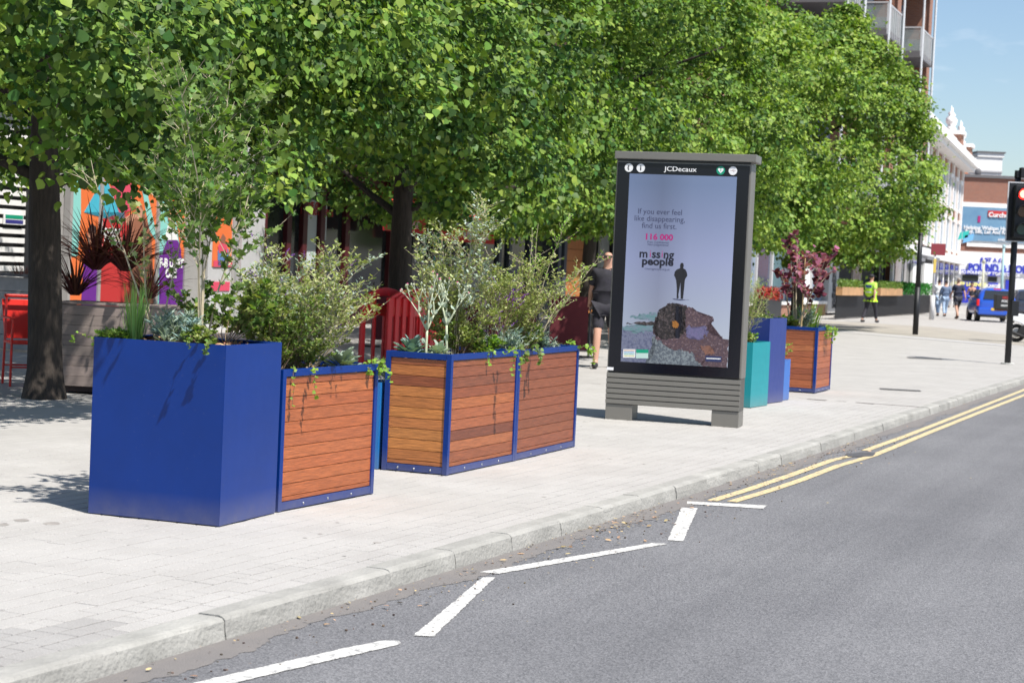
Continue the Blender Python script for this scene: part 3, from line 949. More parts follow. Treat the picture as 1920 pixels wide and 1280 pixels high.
airy_shrub('leafy_shrub', 'small dark green ground growth around the herb in the blue planter', 'shrub', bp_(.15, .3), .12, .13, 26, .03, 'oval', [M_GRN, M_OLV], M_STEM, branch=2, leafgap=.015, rad=.002, sub=False)
airy_shrub('leafy_shrub', 'small fresh green growth at the left corner of the blue planter', 'shrub', bp_(.12, .9), .09, .1, 22, .035, 'oval', [M_GRN, M_GRNB], M_STEM, branch=2, leafgap=.015, rad=.002, sub=False)
trailer('ivy strand creeping over the left corner of the tall blue planter', bp_(.08, .95), (-.8, -.1), 2, M_GRNB, .024, .10)
trailer('ivy strand over the front corner of the tall blue planter', bp_(.08, .12), (-.1, -.7), 2, M_GRN, .022, .08)
rosette('silver_rosette', 'single pale felted leaf clump beside the herb in the blue planter', 'plant', bp_(.1, .5), .06, 6, M_SILV, .08, up=1.1)

FW1 = (W1a, ang1, l1, .52, .83); FW2 = (W2a, ang2, l2, .511, .85); FW3 = (W2b, ang3, l3, .511, .85); FW4 = (W4a, ang4, 1.0, .82, .86)
def on(fr, u, v): return local_to_world(fr, u, v, fr[4] - .045)
# timber planter one
airy_shrub('flowering_shrub', 'airy grey green shrub with purple flowers filling the orange board planter', 'shrub', on(FW1, .42, .5), .84, .44, 34, .026, 'oval', [M_OLV, M_OLVP, M_SILV], M_STEMP, branch=10, leafgap=.022, rad=.0035, flowers=(M_FLP, .03, .012, 18, .06), leafn=2, blen=1.25)
airy_shrub('flowering_shrub', 'lower bushy olive shrub at the near end of the orange board planter', 'shrub', on(FW1, .16, .35), .52, .26, 30, .026, 'oval', [M_OLV, M_GRN], M_STEM, branch=8, leafgap=.018, rad=.003, leafn=2)
airy_shrub('flowering_shrub', 'loose shrub with long arching twigs at the far end of the orange board planter', 'shrub', on(FW1, .68, .6), .80, .55, 10, .032, 'oval', [M_OLVP, M_OLV], M_STEMP, branch=6, leafgap=.03, rad=.004, leafn=1, lean=(.1, 0))
airy_shrub('leafy_shrub', 'dense dark green leaves low in the orange board planter', 'shrub', on(FW1, .4, .4), .3, .34, 46, .026, 'oval', [M_GRN, M_OLV], M_STEM, branch=4, leafgap=.014, rad=.002, sub=False)
rosette('silver_rosette', 'large pale felted rosette at the right end of the orange board planter', 'plant', on(FW1, .80, .25), .12, 16, M_SILV, .15)
trailer('ivy strands hanging down the orange boards', on(FW1, .22, .03), (.3, -.8), 2, M_GRNB, .026, .3)
trailer('ivy creeping over the far end of the orange board planter', on(FW1, .97, .2), (.8, .1), 4, M_GRNB, .03, .1)
# planter two
rosette('silver_rosette', 'wide pale felted rosette on the short end of the second timber planter', 'plant', on(FW2, .16, .8), .16, 20, M_SILVB, .15, up=.8)
rosette('silver_rosette', 'bright woolly rosette at the foot of the white branching stalk', 'plant', on(FW2, .14, .35), .12, 16, M_SILV, .11, up=.8)
trailer('ivy strands hanging over the front of the second timber planter', on(FW2, .62, .03), (.3, -.8), 3, M_GRNB, .026, .24)


def branching_stalk(label, base, h, seed, lean):
    random.seed(seed)
    t = thing('felted_stalk', label, 'plant', base)
    mb = MB(); tips = []; LP = []

    def grow(p, d, ln, r, lev):
        pts = stem_path(p, d, ln, 4, -.01, .07)
        mb.tube(pts, [r, r * .95, r * .9, r * .85, r * .8], 6, True)
        for q in (pts[-1], pts[2]) if lev < 2 else (pts[-1],):
            for k in range(2 if lev else 3):
                LP.append((q, Vector((random.gauss(0, .4), random.gauss(0, .4), .8)), .05 * (1.2 - lev * .25)))
        if lev >= 4:
            tips.append((pts[-1], d)); return
        nn_ = 2 if lev else 3
        a0 = random.random() * 6.28
        for k in range(nn_):
            a = a0 + k * 2 * PI / nn_
            grow(pts[-1], Vector(d) * 1.0 + Vector((math.cos(a) * .62, math.sin(a) * .35, .15)), ln * random.uniform(.5, .85), r * .68, lev + 1)
    grow(Vector((0, 0, 0)), Vector((lean, 0, 1)), h * .36, .011, 0)
    mb.build('stem', M_FELT, t, smooth=True)
    mb = MB(); mf = MB()
    for q, d in tips:
        mb.ell(q, (.007, .007, .010), 6, 5)
        if random.random() < .2: mf.ell(q + Vector((0, 0, .008)), (.007, .007, .005), 6, 4)
    mb.build('bud', M_FELT, t, smooth=True)['kind'] = 'stuff'
    if mf.v: mf.build('flower', M_FLM, t)['kind'] = 'stuff'
    leaf_obj('foliage', [q[0] for q in LP], [q[1] for q in LP], RNG.normal(0, .5, (len(LP), 3)), [q[2] for q in LP], 'sage', M_SILV, t)
    random.seed(seed + 100)


branching_stalk('white felted branching stalk with small buds, the taller one in the second timber planter', on(FW2, .24, .35), .66, 5, .06)
branching_stalk('thinner white felted stalk left of the tall branching one', on(FW2, .1, .5), .55, 9, -.02)
airy_shrub('flowering_shrub', 'tall airy shrub with small pale leaves above the white stalks', 'shrub', on(FW2, .5, .55), 1.1, .17, 14, .030, 'oval', [M_OLVP, M_OLV, M_SILV], M_STEMP, branch=11, leafgap=.026, rad=.004, leafn=2, blen=1.3)
airy_shrub('flowering_shrub', 'bushy olive shrub leaning right in the second timber planter', 'shrub', on(FW2, .6, .5), .66, .50, 26, .025, 'oval', [M_OLV, M_OLVP], M_STEM, branch=8, leafgap=.02, rad=.0035, flowers=(M_FLP, .02, .012, 18, .06), leafn=2)
airy_shrub('leafy_shrub', 'low bright green leaves along the front of the second timber planter', 'shrub', on(FW2, .72, .3), .2, .22, 30, .04, 'oval', [M_GRNB, M_GRN], M_STEM, branch=2, leafgap=.018, rad=.002, sub=False)
airy_shrub('leafy_shrub', 'dark green bushy undergrowth in the second timber planter', 'shrub', on(FW2, .55, .5), .34, .32, 44, .026, 'oval', [M_GRN, M_OLV], M_STEM, branch=4, leafgap=.014, rad=.002, sub=False)
# planter three
airy_shrub('flowering_shrub', 'bushy olive shrub in the middle of the dark brown planter', 'shrub', on(FW3, .4, .5), .80, .36, 28, .026, 'oval', [M_OLV, M_OLVP], M_STEM, branch=9, leafgap=.02, rad=.004, leafn=2)
airy_shrub('flowering_shrub', 'long arching twigs reaching towards the screen from the dark brown planter', 'shrub', on(FW3, .55, .5), 1.12, .42, 8, .030, 'oval', [M_OLVP, M_GRNB], M_STEMP, branch=7, leafgap=.03, rad=.005, leafn=1, lean=(.35, 0))
airy_shrub('flowering_shrub', 'purple flower spike shrub where the second and third timber planters meet', 'shrub', on(FW3, .08, .5), .66, .14, 8, .026, 'oval', [M_OLV], M_STEM, branch=4, leafgap=.03, rad=.004, flowers=(M_FLP, .55, .014, 30, .10), leafn=1, sub=False)
airy_shrub('silver_herb', 'low silver blue herb in the dark brown planter', 'shrub', on(FW3, .12, .3), .22, .2, 30, .05, 'lance', [M_SILVB, M_SILV], M_FELT, branch=2, leafgap=.014, sub=False, rad=.003)
airy_shrub('silver_herb', 'pale grey herb at the far end of the dark brown planter', 'shrub', on(FW3, .72, .4), .2, .25, 30, .05, 'lance', [M_SILV, M_SILVB], M_FELT, branch=2, leafgap=.014, sub=False, rad=.003)
airy_shrub('leafy_shrub', 'green undergrowth in the dark brown planter', 'shrub', on(FW3, .45, .5), .3, .36, 36, .026, 'oval', [M_GRN, M_OLV], M_STEM, branch=4, leafgap=.016, rad=.002, sub=False)
trailer('ivy creeping past the far corner of the dark brown planter', on(FW3, .96, .1), (.9, 0), 3, M_GRNB, .034, .12)
trailer('ivy strands over the front left of the dark brown planter', on(FW3, .15, .05), (.1, -.8), 5, M_GRN, .035, .14)
# plants in the gap planter
airy_shrub('silver_herb', 'silver herb in the mid blue planter in the gap', 'shrub', Vector((gp.x + .05, gp.y + .25, .58)), .22, .12, 20, .04, 'lance', [M_SILV, M_GRN], M_FELT, branch=2, leafgap=.014, sub=False, rad=.003)
# beyond the screen
TQ = lambda P0, u, v, z: Vector((P0.x + math.cos(angf) * u - math.sin(angf) * v, P0.y + math.sin(angf) * u + math.cos(angf) * v, z))
airy_shrub('flowering_shrub', 'tall wispy shrub with reddish lower leaves in the teal planter', 'shrub', TQ(T1, .25, .2, .70), .95, .13, 26, .032, 'lance', [M_OLVP, M_OLV, M_GRNB], M_STEMP, branch=8, leafgap=.02, rad=.004, leafn=2)
airy_shrub('leafy_shrub', 'low green growth at the edge of the teal planter', 'shrub', TQ(T1, .2, .15, .70), .16, .16, 22, .035, 'oval', [M_GRNB, M_OLVP], M_STEM, branch=2, leafgap=.018, sub=False, rad=.002)
airy_shrub('leafy_shrub', 'low green growth on top of the tall navy planter', 'shrub', TQ(T2, .3, .2, .96), .13, .2, 20, .03, 'oval', [M_GRN, M_OLVP], M_STEM, branch=2, leafgap=.018, sub=False, rad=.002)
airy_shrub('leafy_shrub', 'sparse trailing growth in the low light blue planter', 'shrub', TQ(T3, .15, .15, .45), .4, .28, 12, .03, 'oval', [M_GRNB, M_OLVP], M_STEM, branch=4, leafgap=.03, sub=False, rad=.002)
# smoke bush tree
t = airy_shrub('purple_tree', 'small purple leaved tree in the lone timber planter', 'tree', on(FW4, .35, .45), 1.22, .42, 6, .085, 'heart', [M_PURP, M_PURP, M_PURPL], M_STEMP, branch=6, leafgap=.075, rad=.012, leafn=1, sub=True, droop=0.03, start=.42, blen=1.25)
MB().tube([(.06, -.05, 0), (.065, -.05, .95)], .008, 6).build('cane', mat('bamboo_cane', (.55, .40, .2), .6, var=.2), t)
airy_shrub('silver_herb', 'silver blue herb at the foot of the purple tree', 'shrub', on(FW4, .6, .4), .30, .16, 26, .06, 'lance', [M_SILVB, M_SILV], M_FELT, branch=2, leafgap=.016, sub=False, rad=.003)
tuft('grass_tuft', 'bright green upright leafy tuft at the right of the lone timber planter', 'plant', on(FW4, .82, .35), .42, 70, .016, M_GRNB, .35, .2, r0=.12)
airy_shrub('leafy_shrub', 'low green growth along the edge of the lone timber planter', 'shrub', on(FW4, .35, .6), .2, .32, 34, .05, 'oval', [M_GRN, M_GRNB, M_OLV], M_STEM, branch=3, leafgap=.02, sub=False, rad=.002)
trailer('ivy over the front right edge of the lone timber planter', on(FW4, .6, .05), (.5, -.7), 6, M_GRNB, .04, .2)
trailer('ivy creeping over the left edge of the lone timber planter', on(FW4, .05, .8), (-.8, -.3), 5, M_GRNB, .035, .3)


# ------------------------------------------------------------------ street trees
M_BARK = mat('bark', (.055, .042, .033), .95, col2=(.025, .02, .016), vscale=9, stretch=(3, 3, .5), bump=1.0, bscale=16)
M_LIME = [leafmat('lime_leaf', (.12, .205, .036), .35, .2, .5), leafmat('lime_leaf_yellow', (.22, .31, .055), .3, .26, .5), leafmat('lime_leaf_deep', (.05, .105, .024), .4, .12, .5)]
ROWD = Vector((.345, 1.0)).normalized(); ROWN = Vector((ROWD.y, -ROWD.x))     # along the row / towards the road


def vnoise(P, seed, sc):
    r = np.random.default_rng(seed); out = np.zeros(len(P))
    for k in range(7):
        d = r.normal(0, 1, 3); d /= np.linalg.norm(d)
        out += np.sin(P @ d * sc * r.uniform(.6, 1.9) + r.uniform(0, 6.28))
    return out / 7 ** .5


def lime_tree(label, x, y, n, leaf, kind, hx, hy, z0, z1, seed, trunk_r, zdense=99, singles=0, boxy=.62, shift=0.0, amp=.05, inner=.25, under=.8, uh=2.6, lumps=150, lsize=1.0, taper=.12, mix=(.55, .27, .18)):
    t = thing('street_tree', label, 'tree', (x, y, 0), 0, 'lime trees in a row along the pavement')
    r = np.random.default_rng(seed); random.seed(seed)
    # trunk with limbs
    mb = MB(); ns = 18; K = 14; pts = []
    zt = z0 + (z1 - z0) * .5
    vs = []
    for i in range(ns + 1):
        u = i / ns; z = u * zt
        rr = trunk_r * (1 - .35 * u) * (1 + .35 * math.exp(-z * 6))
        for k in range(K):
            a = 2 * PI * k / K
            f = 1 + .05 * math.sin(3 * a + 1 + z * .6) + .045 * math.sin(7 * a + z * 1.3) + random.uniform(-.02, .02)
            vs.append((math.cos(a) * rr * f + .04 * math.sin(z * .9 + seed), math.sin(a) * rr * f + .03 * math.sin(z * 1.3), z - .01))
    mb.add(vs, [(i * K + k, i * K + (k + 1) % K, (i + 1) * K + (k + 1) % K, (i + 1) * K + k) for i in range(ns) for k in range(K)])
    mb.build('trunk', M_BARK, t, smooth=True)
    for j in range(9):
        a = random.random() * 6.28; zz = z0 * .93 + random.random() * (zt - z0)
        p = Vector((.04 * math.sin(zz * .9 + seed), 0, zz)); d = Vector((math.cos(a), math.sin(a), random.uniform(.25, .8)))
        pts = stem_path(p, d, random.uniform(1.6, 3.0), 6, -.02, .18)
        MB().tube(pts, [trunk_r * .38 * (1 - .13 * k) for k in range(7)], 7).build('limb', M_BARK, t, smooth=True)
    # crown: leaf clusters spread over a rounded box, with hollows
    m_ = 30; nc = n // m_
    H = np.array([hx, hy, (z1 - z0) / 2])

    def shell(k, rad):
        U = r.normal(0, 1, (k, 3)); U /= np.linalg.norm(U, axis=1, keepdims=True)
        S = np.sign(U) * np.abs(U) ** boxy
        S /= (np.abs(S) ** 3.0).sum(1, keepdims=True) ** (1 / 3.0)
        return S * rad[:, None] * H
    L_ = shell(lumps, r.uniform(.74, .97, lumps))
    lr = r.uniform(.45, 1.0, lumps) * lsize
    lo = nrm(L_ / H ** 1.4) + np.array([0, 0, .35])
    prob = lr ** 2 / (lr ** 2).sum()
    li = r.choice(lumps, nc, p=prob)
    D_ = nrm(r.normal(0, 1, (nc, 3)) + nrm(lo)[li] * 1.15)
    Cn = L_[li] + D_ * (lr[li] * r.uniform(.8, 1.08, nc))[:, None] * np.array([1.15, 1.15, .8])
    inn = r.random(nc) < inner
    Cn[inn] = shell(int(inn.sum()), r.uniform(.35, .85, int(inn.sum())))
    wv = vnoise(Cn, seed + 3, 1.3)
    Cn *= (1 + amp * wv)[:, None]
    keep = (Cn[:, 2] + (z0 + z1) / 2 < zdense) | (r.random(nc) < .45)
    Cn = Cn[keep]
    D_ = D_[keep]; inn = inn[keep]
    hz = (Cn[:, 2] + (z1 - z0) / 2)
    uu = np.clip(hz / uh, 0, 1); uu = under + (1 - under) * uu * uu * (3 - 2 * uu)
    Cn[:, 0] *= .5 + .5 * uu; Cn[:, 1] *= uu
    tp = 1 - taper * np.clip((hz - 1.5) / (z1 - z0 - 1.5), 0, 1.1)
    Cn[:, 0] *= tp; Cn[:, 1] *= tp
    Cn[:, 2] = np.maximum(Cn[:, 2], -(z1 - z0) / 2 - .1 + .25 * r.random(len(Cn)))
    Cn[:, 1] += shift
    # local -> world row axes
    def W(P):
        return np.stack([P[:, 0] * ROWD.x + P[:, 1] * ROWN.x, P[:, 0] * ROWD.y + P[:, 1] * ROWN.y, P[:, 2] + (z0 + z1) / 2], 1)
    nC = len(Cn)
    ci = np.repeat(np.arange(nC), m_)
    cs = r.uniform(.55, 1.25, nC)[ci]
    J = r.normal(0, 1, (nC * m_, 3)) * np.array([.17, .17, .09]) * cs[:, None]
    J[:, 2] -= .35 * (J[:, 0] ** 2 + J[:, 1] ** 2)
    P = Cn[ci] + J
    out = nrm(np.where(inn[:, None], nrm(Cn / H ** 1.4), D_))[ci]
    SUNL = np.array([_sd.x * ROWD.x + _sd.y * ROWD.y, _sd.x * ROWN.x + _sd.y * ROWN.y, _sd.z])
    ax = r.normal(0, .55, P.shape) + out * .45 + np.array([0, 0, -.62])
    nn = r.normal(0, .40, P.shape) + out * .45 + SUNL * .85 + np.array([0, 0, .15])
    sz = leaf * r.uniform(.4, 1.3, len(P))
    Pw = W(P); axw = W(ax) - np.array([0, 0, (z0 + z1) / 2]); nw = W(nn) - np.array([0, 0, (z0 + z1) / 2])
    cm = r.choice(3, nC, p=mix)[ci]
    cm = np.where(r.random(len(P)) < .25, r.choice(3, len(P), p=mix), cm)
    sel = np.zeros(len(P), bool)
    if singles:
        # the leaves nearest to the camera are parts of their own
        d = np.hypot(Pw[:, 0] + x, Pw[:, 1] + y)
        wx = [inview((px_ + x, py_ + y, pz_)) for px_, py_, pz_ in Pw[np.argsort(d)[:singles * 14]]]
        idx = np.argsort(d)[:singles * 14][np.array(wx)][:singles]
        sel[idx] = True
        for i in idx:
            me = leaf_mesh('leaf', Pw[i:i + 1], axw[i:i + 1], nw[i:i + 1], sz[i:i + 1] * 1.1, kind)
            me.materials.append(M_LIME[cm[i]])
            o = bpy.data.objects.new('leaf', me); COL.objects.link(o); o.parent = t
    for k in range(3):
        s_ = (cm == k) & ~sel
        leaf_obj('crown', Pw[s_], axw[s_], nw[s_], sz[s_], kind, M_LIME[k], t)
    return t


T = [(-4.569, 17.62), (-1.64, 26.3), (1.48, 36.4), (5.0, 46.3), (8.75, 56.2), (12.1, 65.5)]  # leaf mixes below paint shade into the near crowns, sunlight into the far ones
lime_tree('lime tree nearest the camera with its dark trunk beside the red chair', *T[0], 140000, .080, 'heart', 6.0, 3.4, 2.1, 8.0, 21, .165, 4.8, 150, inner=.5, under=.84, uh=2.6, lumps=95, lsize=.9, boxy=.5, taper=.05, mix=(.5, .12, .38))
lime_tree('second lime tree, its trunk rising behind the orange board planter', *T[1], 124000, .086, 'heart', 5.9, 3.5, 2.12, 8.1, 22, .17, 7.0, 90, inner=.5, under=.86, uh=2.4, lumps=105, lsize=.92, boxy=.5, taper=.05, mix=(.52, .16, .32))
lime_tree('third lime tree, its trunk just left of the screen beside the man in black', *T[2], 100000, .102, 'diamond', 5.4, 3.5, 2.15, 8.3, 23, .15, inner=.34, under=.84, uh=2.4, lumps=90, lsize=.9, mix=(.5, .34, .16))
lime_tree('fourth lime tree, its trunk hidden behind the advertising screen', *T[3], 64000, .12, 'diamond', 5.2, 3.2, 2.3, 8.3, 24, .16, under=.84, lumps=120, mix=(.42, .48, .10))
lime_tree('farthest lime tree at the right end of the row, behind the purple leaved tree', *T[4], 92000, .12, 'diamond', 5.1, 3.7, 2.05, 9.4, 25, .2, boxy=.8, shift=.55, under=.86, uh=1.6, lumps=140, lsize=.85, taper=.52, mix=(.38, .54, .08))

# ------------------------------------------------------------------ advertising unit
M_GREYM = mat('warm_grey_metal', (.205, .195, .175), .45, var=.05, vscale=2, metal=.35)
M_BLACKG = mat('black_glass', (.006, .007, .012), .12, spec=.35)
M_SCR = mat('screen_sky', (.13, .17, .28), .2, col2=(.19, .23, .36), vscale=.9, stretch=(2.2, 1, .25), spec=.5, emis=(.25, .33, .58), estr=.20)
M_WPRINT = mat('print_white', (.8, .8, .8), .5)
M_PINK = mat('print_magenta', (.36, .02, .16), .5)
M_INK = mat('print_ink', (.035, .04, .09), .5)
M_INKB = mat('print_black', (.008, .009, .02), .5)
P0 = G(1134, 785); P1 = G(1384, 802)
dv = P1 - P0; au = math.atan2(dv.y, dv.x); AW = dv.length
ad = thing('advertising_screen', 'freestanding digital advertising screen in a grey metal housing on the pavement', 'advertising screen', (P0.x, P0.y, 0), au)
AD = .30
for x0 in (0, AW - .27):
    MB().box(x0, x0 + .27, 0, AD, 0, .155).build('foot', M_GREYM, ad, bevel=.004)
MB().box(0.0, AW, .004, AD, .157, .475).build('base_housing', mat('base_dark', (.10, .095, .085), .5, metal=.3), ad, bevel=.003)
for i in range(6):
    z = .162 + i * .0525
    MB().box(-.002, AW + .002, -.012, .002, z, z + .042).build('louvre_slat', M_GREYM, ad, bevel=.003)
MB().box(-.004, AW + .004, .012, AD + .002, .478, 2.585).build('cabinet', M_GREYM, ad, bevel=.008)
MB().box(.012, AW - .016, -.004, .0118, .482, 2.565).build('glass_front', M_BLACKG, ad, bevel=.003)
MB().box(-.02, AW + .05, -.03, AD + .03, 2.60, 2.675).build('cap', M_GREYM, ad, bevel=.006)
MB().box(.0, AW, .0, AD, 2.5855, 2.5995).build('shadow_gap', M_BLACKG, ad)
_n = M_SCR.node_tree.nodes; _l = M_SCR.node_tree.links; _b = _n['Principled BSDF']
_tc = _n.new('ShaderNodeTexCoord'); _sp = _n.new('ShaderNodeSeparateXYZ'); _l.new(_tc.outputs['Generated'], _sp.inputs[0])
_r1 = _n.new('ShaderNodeValToRGB'); _e = _r1.color_ramp.elements
_e[0].position = .15; _e[0].color = (.44, .49, .58, 1); _e[1].position = .95; _e[1].color = (.14, .20, .36, 1)
_m = _e.new(.55); _m.color = (.31, .35, .56, 1)
_l.new(_sp.outputs[2], _r1.inputs[0])
_r2 = _n.new('ShaderNodeValToRGB'); _e = _r2.color_ramp.elements
_e[0].position = 0; _e[0].color = (.85, .88, .92, 1); _e[1].position = 1; _e[1].color = (1.1, 1.1, 1.1, 1)
_m = _e.new(.32); _m.color = (.62, .62, .66, 1); _m = _e.new(.6); _m.color = (1.0, 1.0, 1.0, 1)
_l.new(_sp.outputs[0], _r2.inputs[0])
_mx = _n.new('ShaderNodeMixRGB'); _mx.blend_type = 'MULTIPLY'; _mx.inputs[0].default_value = 1
_l.new(_r1.outputs[0], _mx.inputs[1]); _l.new(_r2.outputs[0], _mx.inputs[2])
_l.new(_mx.outputs[0], _b.inputs['Emission Color']); _b.inputs['Emission Strength'].default_value = .55
_b.inputs['Base Color'].default_value = (.05, .055, .07, 1)
for _k in list(_b.inputs['Base Color'].links): _l.remove(_k)
_b.inputs['Roughness'].default_value = .12
SX0, SX1, SZ0, SZ1 = .135, AW - .135, .585, 2.455
scr = MB().box(SX0, SX1, -.0052, -.0042, SZ0, SZ1).build('screen', M_SCR, ad)
YT = -.0062
def T_(body, size, x, z, mt, bold=0, xs=1.0): return text(body, size, WALLM(x, YT, z), mt, scr, bold, xs=xs, ext=.0003)
T_('If you ever feel', .077, .46, 2.085, M_INK, xs=.97); T_('like disappearing,', .077, .46, 2.015, M_INK, xs=.97); T_('find us first.', .077, .46, 1.945, M_INK, xs=.97)
T_('116 000', .080, .46, 1.835, M_PINK, .0032, 1.1)
T_('Free. Confidential.', .030, .46, 1.785, M_INK); T_('Non-judgemental.', .030, .46, 1.760, M_INK)
T_('m', .115, .315, 1.665, M_INKB, .003); T_('i', .105, .384, 1.667, M_PINK, -.0005); T_('ss', .115, .443, 1.665, M_INKB, .003); T_('i', .105, .503, 1.667, M_PINK, -.0005); T_('ng', .115, .568, 1.665, M_INKB, .003)
T_('people', .108, .46, 1.592, M_INKB, .004, 1.08)
T_('missingpeople.org.uk', .03, .46, 1.52, M_INK)
# head strip
text('JCDecaux', .067, WALLM(.645, YT, 2.512), M_WPRINT, ad, .0006, ext=.0004, xs=1.18)
def disc(x, z, r_, mt, y=YT, n=24, name='icon'):
    mb = MB(); M_ = Matrix.Translation((x, y, z)) @ Matrix.Rotation(PI / 2, 4, 'X')
    return mb.prism([(r_ * math.cos(2 * PI * k / n), r_ * math.sin(2 * PI * k / n)) for k in range(n)], 0, .0006, M_).build(name, mt, ad)
M_ICG = mat('print_green', (.0, .28, .16), .5)
for x_, mt in ((.125, M_WPRINT), (.245, M_WPRINT), (1.045, M_ICG), (1.165, M_WPRINT)):
    disc(x_, 2.513, .042, mt)
text('i', .075, WALLM(.245, YT - .0012, 2.513), M_INKB, ad, .002, ext=.0003)
MB().prism([(-.014, .022), (-.006, .026), (-.001, .014), (-.008, .008), (-.008, -.008), (-.001, -.014), (-.006, -.026), (-.014, -.022), (-.02, 0)], 0, .0006, WALLM(.131, YT - .0008, 2.513)).build('phone_symbol', M_INKB, ad)
hp = [(0, -.028), (.026, .0), (.028, .012), (.02, .022), (.009, .022), (0, .012), (-.009, .022), (-.02, .022), (-.028, .012), (-.026, 0)]
MB().prism(hp, 0, .0006, WALLM(1.045, YT - .0008, 2.513)).build('heart_symbol', M_WPRINT, ad)
MB().prism([(.004, .016), (-.006, -.001), (0, -.001), (-.004, -.014), (.007, .003), (.001, .003)], 0, .0006, WALLM(1.045, YT - .0016, 2.513)).build('spark_symbol', M_ICG, ad)
mbu = MB(); Mu = WALLM(1.165, YT - .0008, 2.513)
mbu.prism([(-.026, -.002), (.02, -.002), (.02, -.006), (.028, 0), (.02, .006), (.02, .002), (-.026, .002)], 0, .0005, Mu)
mbu.prism([(-.01, .002), (0, .012), (.01, .012), (.01, .009), (.001, .009), (-.006, .002)], 0, .0005, Mu)
mbu.prism([(0, -.002), (.008, -.012), (.014, -.012), (.014, -.009), (.009, -.009), (.004, -.002)], 0, .0005, Mu)
mbu.build('cable_symbol', mat('print_grey_red', (.42, .3, .3), .5), ad)
MB().box(-.002, .065, -.006, -.0045, .492, .522).build('sticker', M_WPRINT, ad)
# the picture on the screen: a walking figure over a torn, colourful reflection
def sp(cx, cy):
    u = (cx - 60 + (cy - 500) * .035) / 1085.; return (SX0 + u * (SX1 - SX0), SZ0 + (1052 + (cx - 60) * .045 - cy) / 1000. * 1.0)
def jag(pts, amp=.008, sub=7):
    o = []
    for i in range(len(pts)):
        a = Vector(pts[i]); b = Vector(pts[(i + 1) % len(pts)])
        for k in range(sub):
            p = a.lerp(b, k / sub)
            e = amp if k else 0
            o.append((min(max(p.x + random.uniform(-e, e), SX0), SX1), min(max(p.y + random.uniform(-e, e), SZ0), SZ1)))
    return o
def sprint(name, pts, mt, layer, amp=.008, sub=7):
    pl = [sp(*q) for q in pts]; pl = jag(pl, amp, sub) if amp else pl
    bm = bmesh.new()
    vsb = [bm.verts.new((p[0], YT - .0002 - .0004 * layer, p[1])) for p in pl]
    f = bm.faces.new(vsb); bmesh.ops.triangulate(bm, faces=[f]); me = bpy.data.meshes.new(name); bm.to_mesh(me); bm.free()
    me.materials.append(mt); o = bpy.data.objects.new(name, me); COL.objects.link(o); o.parent = scr
random.seed(3)
def ramp_mat(name, cols, sc, st=None, em=.22):
    mt = bpy.data.materials.new(name); mt.use_nodes = True; n = mt.node_tree.nodes; L = mt.node_tree.links; bs = n['Principled BSDF']; bs.inputs['Roughness'].default_value = .3; dk_ = .45
    tc = n.new('ShaderNodeTexCoord'); mp = n.new('ShaderNodeMapping'); L.new(tc.outputs['Object'], mp.inputs[0])
    if st: mp.inputs['Scale'].default_value = st
    nz = n.new('ShaderNodeTexNoise'); nz.inputs['Scale'].default_value = sc; nz.inputs['Detail'].default_value = 9; nz.inputs['Roughness'].default_value = .78
    L.new(mp.outputs[0], nz.inputs['Vector']); cr = n.new('ShaderNodeValToRGB'); L.new(nz.outputs['Fac'], cr.inputs[0])
    while len(cr.color_ramp.elements) < len(cols): cr.color_ramp.elements.new(.5)
    for i, c in enumerate(cols):
        g3 = sum(c) / 3; c = tuple(.55 * (q * .75 + g3 * .25) for q in c)
        cr.color_ramp.elements[i].position = .33 + .34 * i / (len(cols) - 1); cr.color_ramp.elements[i].color = (*c, 1)
    L.new(cr.outputs[0], bs.inputs['Base Color']); L.new(cr.outputs[0], bs.inputs['Emission Color']); bs.inputs['Emission Strength'].default_value = em
    return mt
R1 = ramp_mat('picture_dark', [(.01, .012, .02), (.05, .035, .03), (.02, .02, .03), (.16, .11, .10), (.10, .12, .22)], 42)
R2 = ramp_mat('picture_warm', [(.03, .02, .04), (.20, .10, .09), (.06, .04, .09), (.30, .16, .14), (.30, .32, .50)], 55)
R3 = ramp_mat('picture_violet', [(.10, .08, .20), (.22, .18, .42), (.12, .12, .28), (.32, .30, .55)], 45)
R4 = ramp_mat('picture_teal', [(.05, .18, .24), (.12, .34, .36), (.22, .3, .42), (.05, .10, .18)], 12, (1, 1, 4))
R5 = ramp_mat('picture_pale', [(.20, .27, .30), (.30, .36, .40), (.06, .08, .12), (.28, .35, .42)], 42)
R6 = ramp_mat('picture_blue', [(.06, .08, .18), (.12, .14, .28), (.24, .27, .42), (.05, .06, .12)], 40)
sprint('picture_patch', [(40, 730), (200, 700), (330, 690), (400, 760), (420, 1075), (25, 1052)], R6, 1, .02, 12)
sprint('picture_patch', [(45, 700), (150, 690), (390, 670), (380, 745), (200, 760), (60, 735)], R4, 2, .016, 12)
sprint('picture_patch', [(130, 605), (250, 580), (400, 560), (440, 640), (300, 640), (190, 615)], R4, 2, .014, 12)
sprint('picture_patch', [(90, 672), (250, 655), (420, 650), (400, 690), (200, 680)], R1, 3, .01)
sprint('picture_patch', [(370, 740), (600, 800), (900, 820), (1000, 1105), (300, 1075), (380, 950)], R5, 2, .022, 14)
sprint('picture_patch', [(440, 520), (545, 472), (700, 498), (830, 555), (985, 630), (930, 680), (915, 730), (1000, 775), (1140, 845), (1120, 1105), (880, 1100), (760, 950), (560, 920), (400, 830), (370, 700)], R2, 3, .018, 14)
sprint('picture_patch', [(440, 520), (545, 472), (700, 500), (680, 640), (700, 760), (640, 800), (500, 830), (400, 790), (370, 700)], R1, 4, .018, 14)
sprint('picture_patch', [(720, 700), (900, 690), (930, 760), (850, 830), (700, 790)], R3, 4, .02, 12)
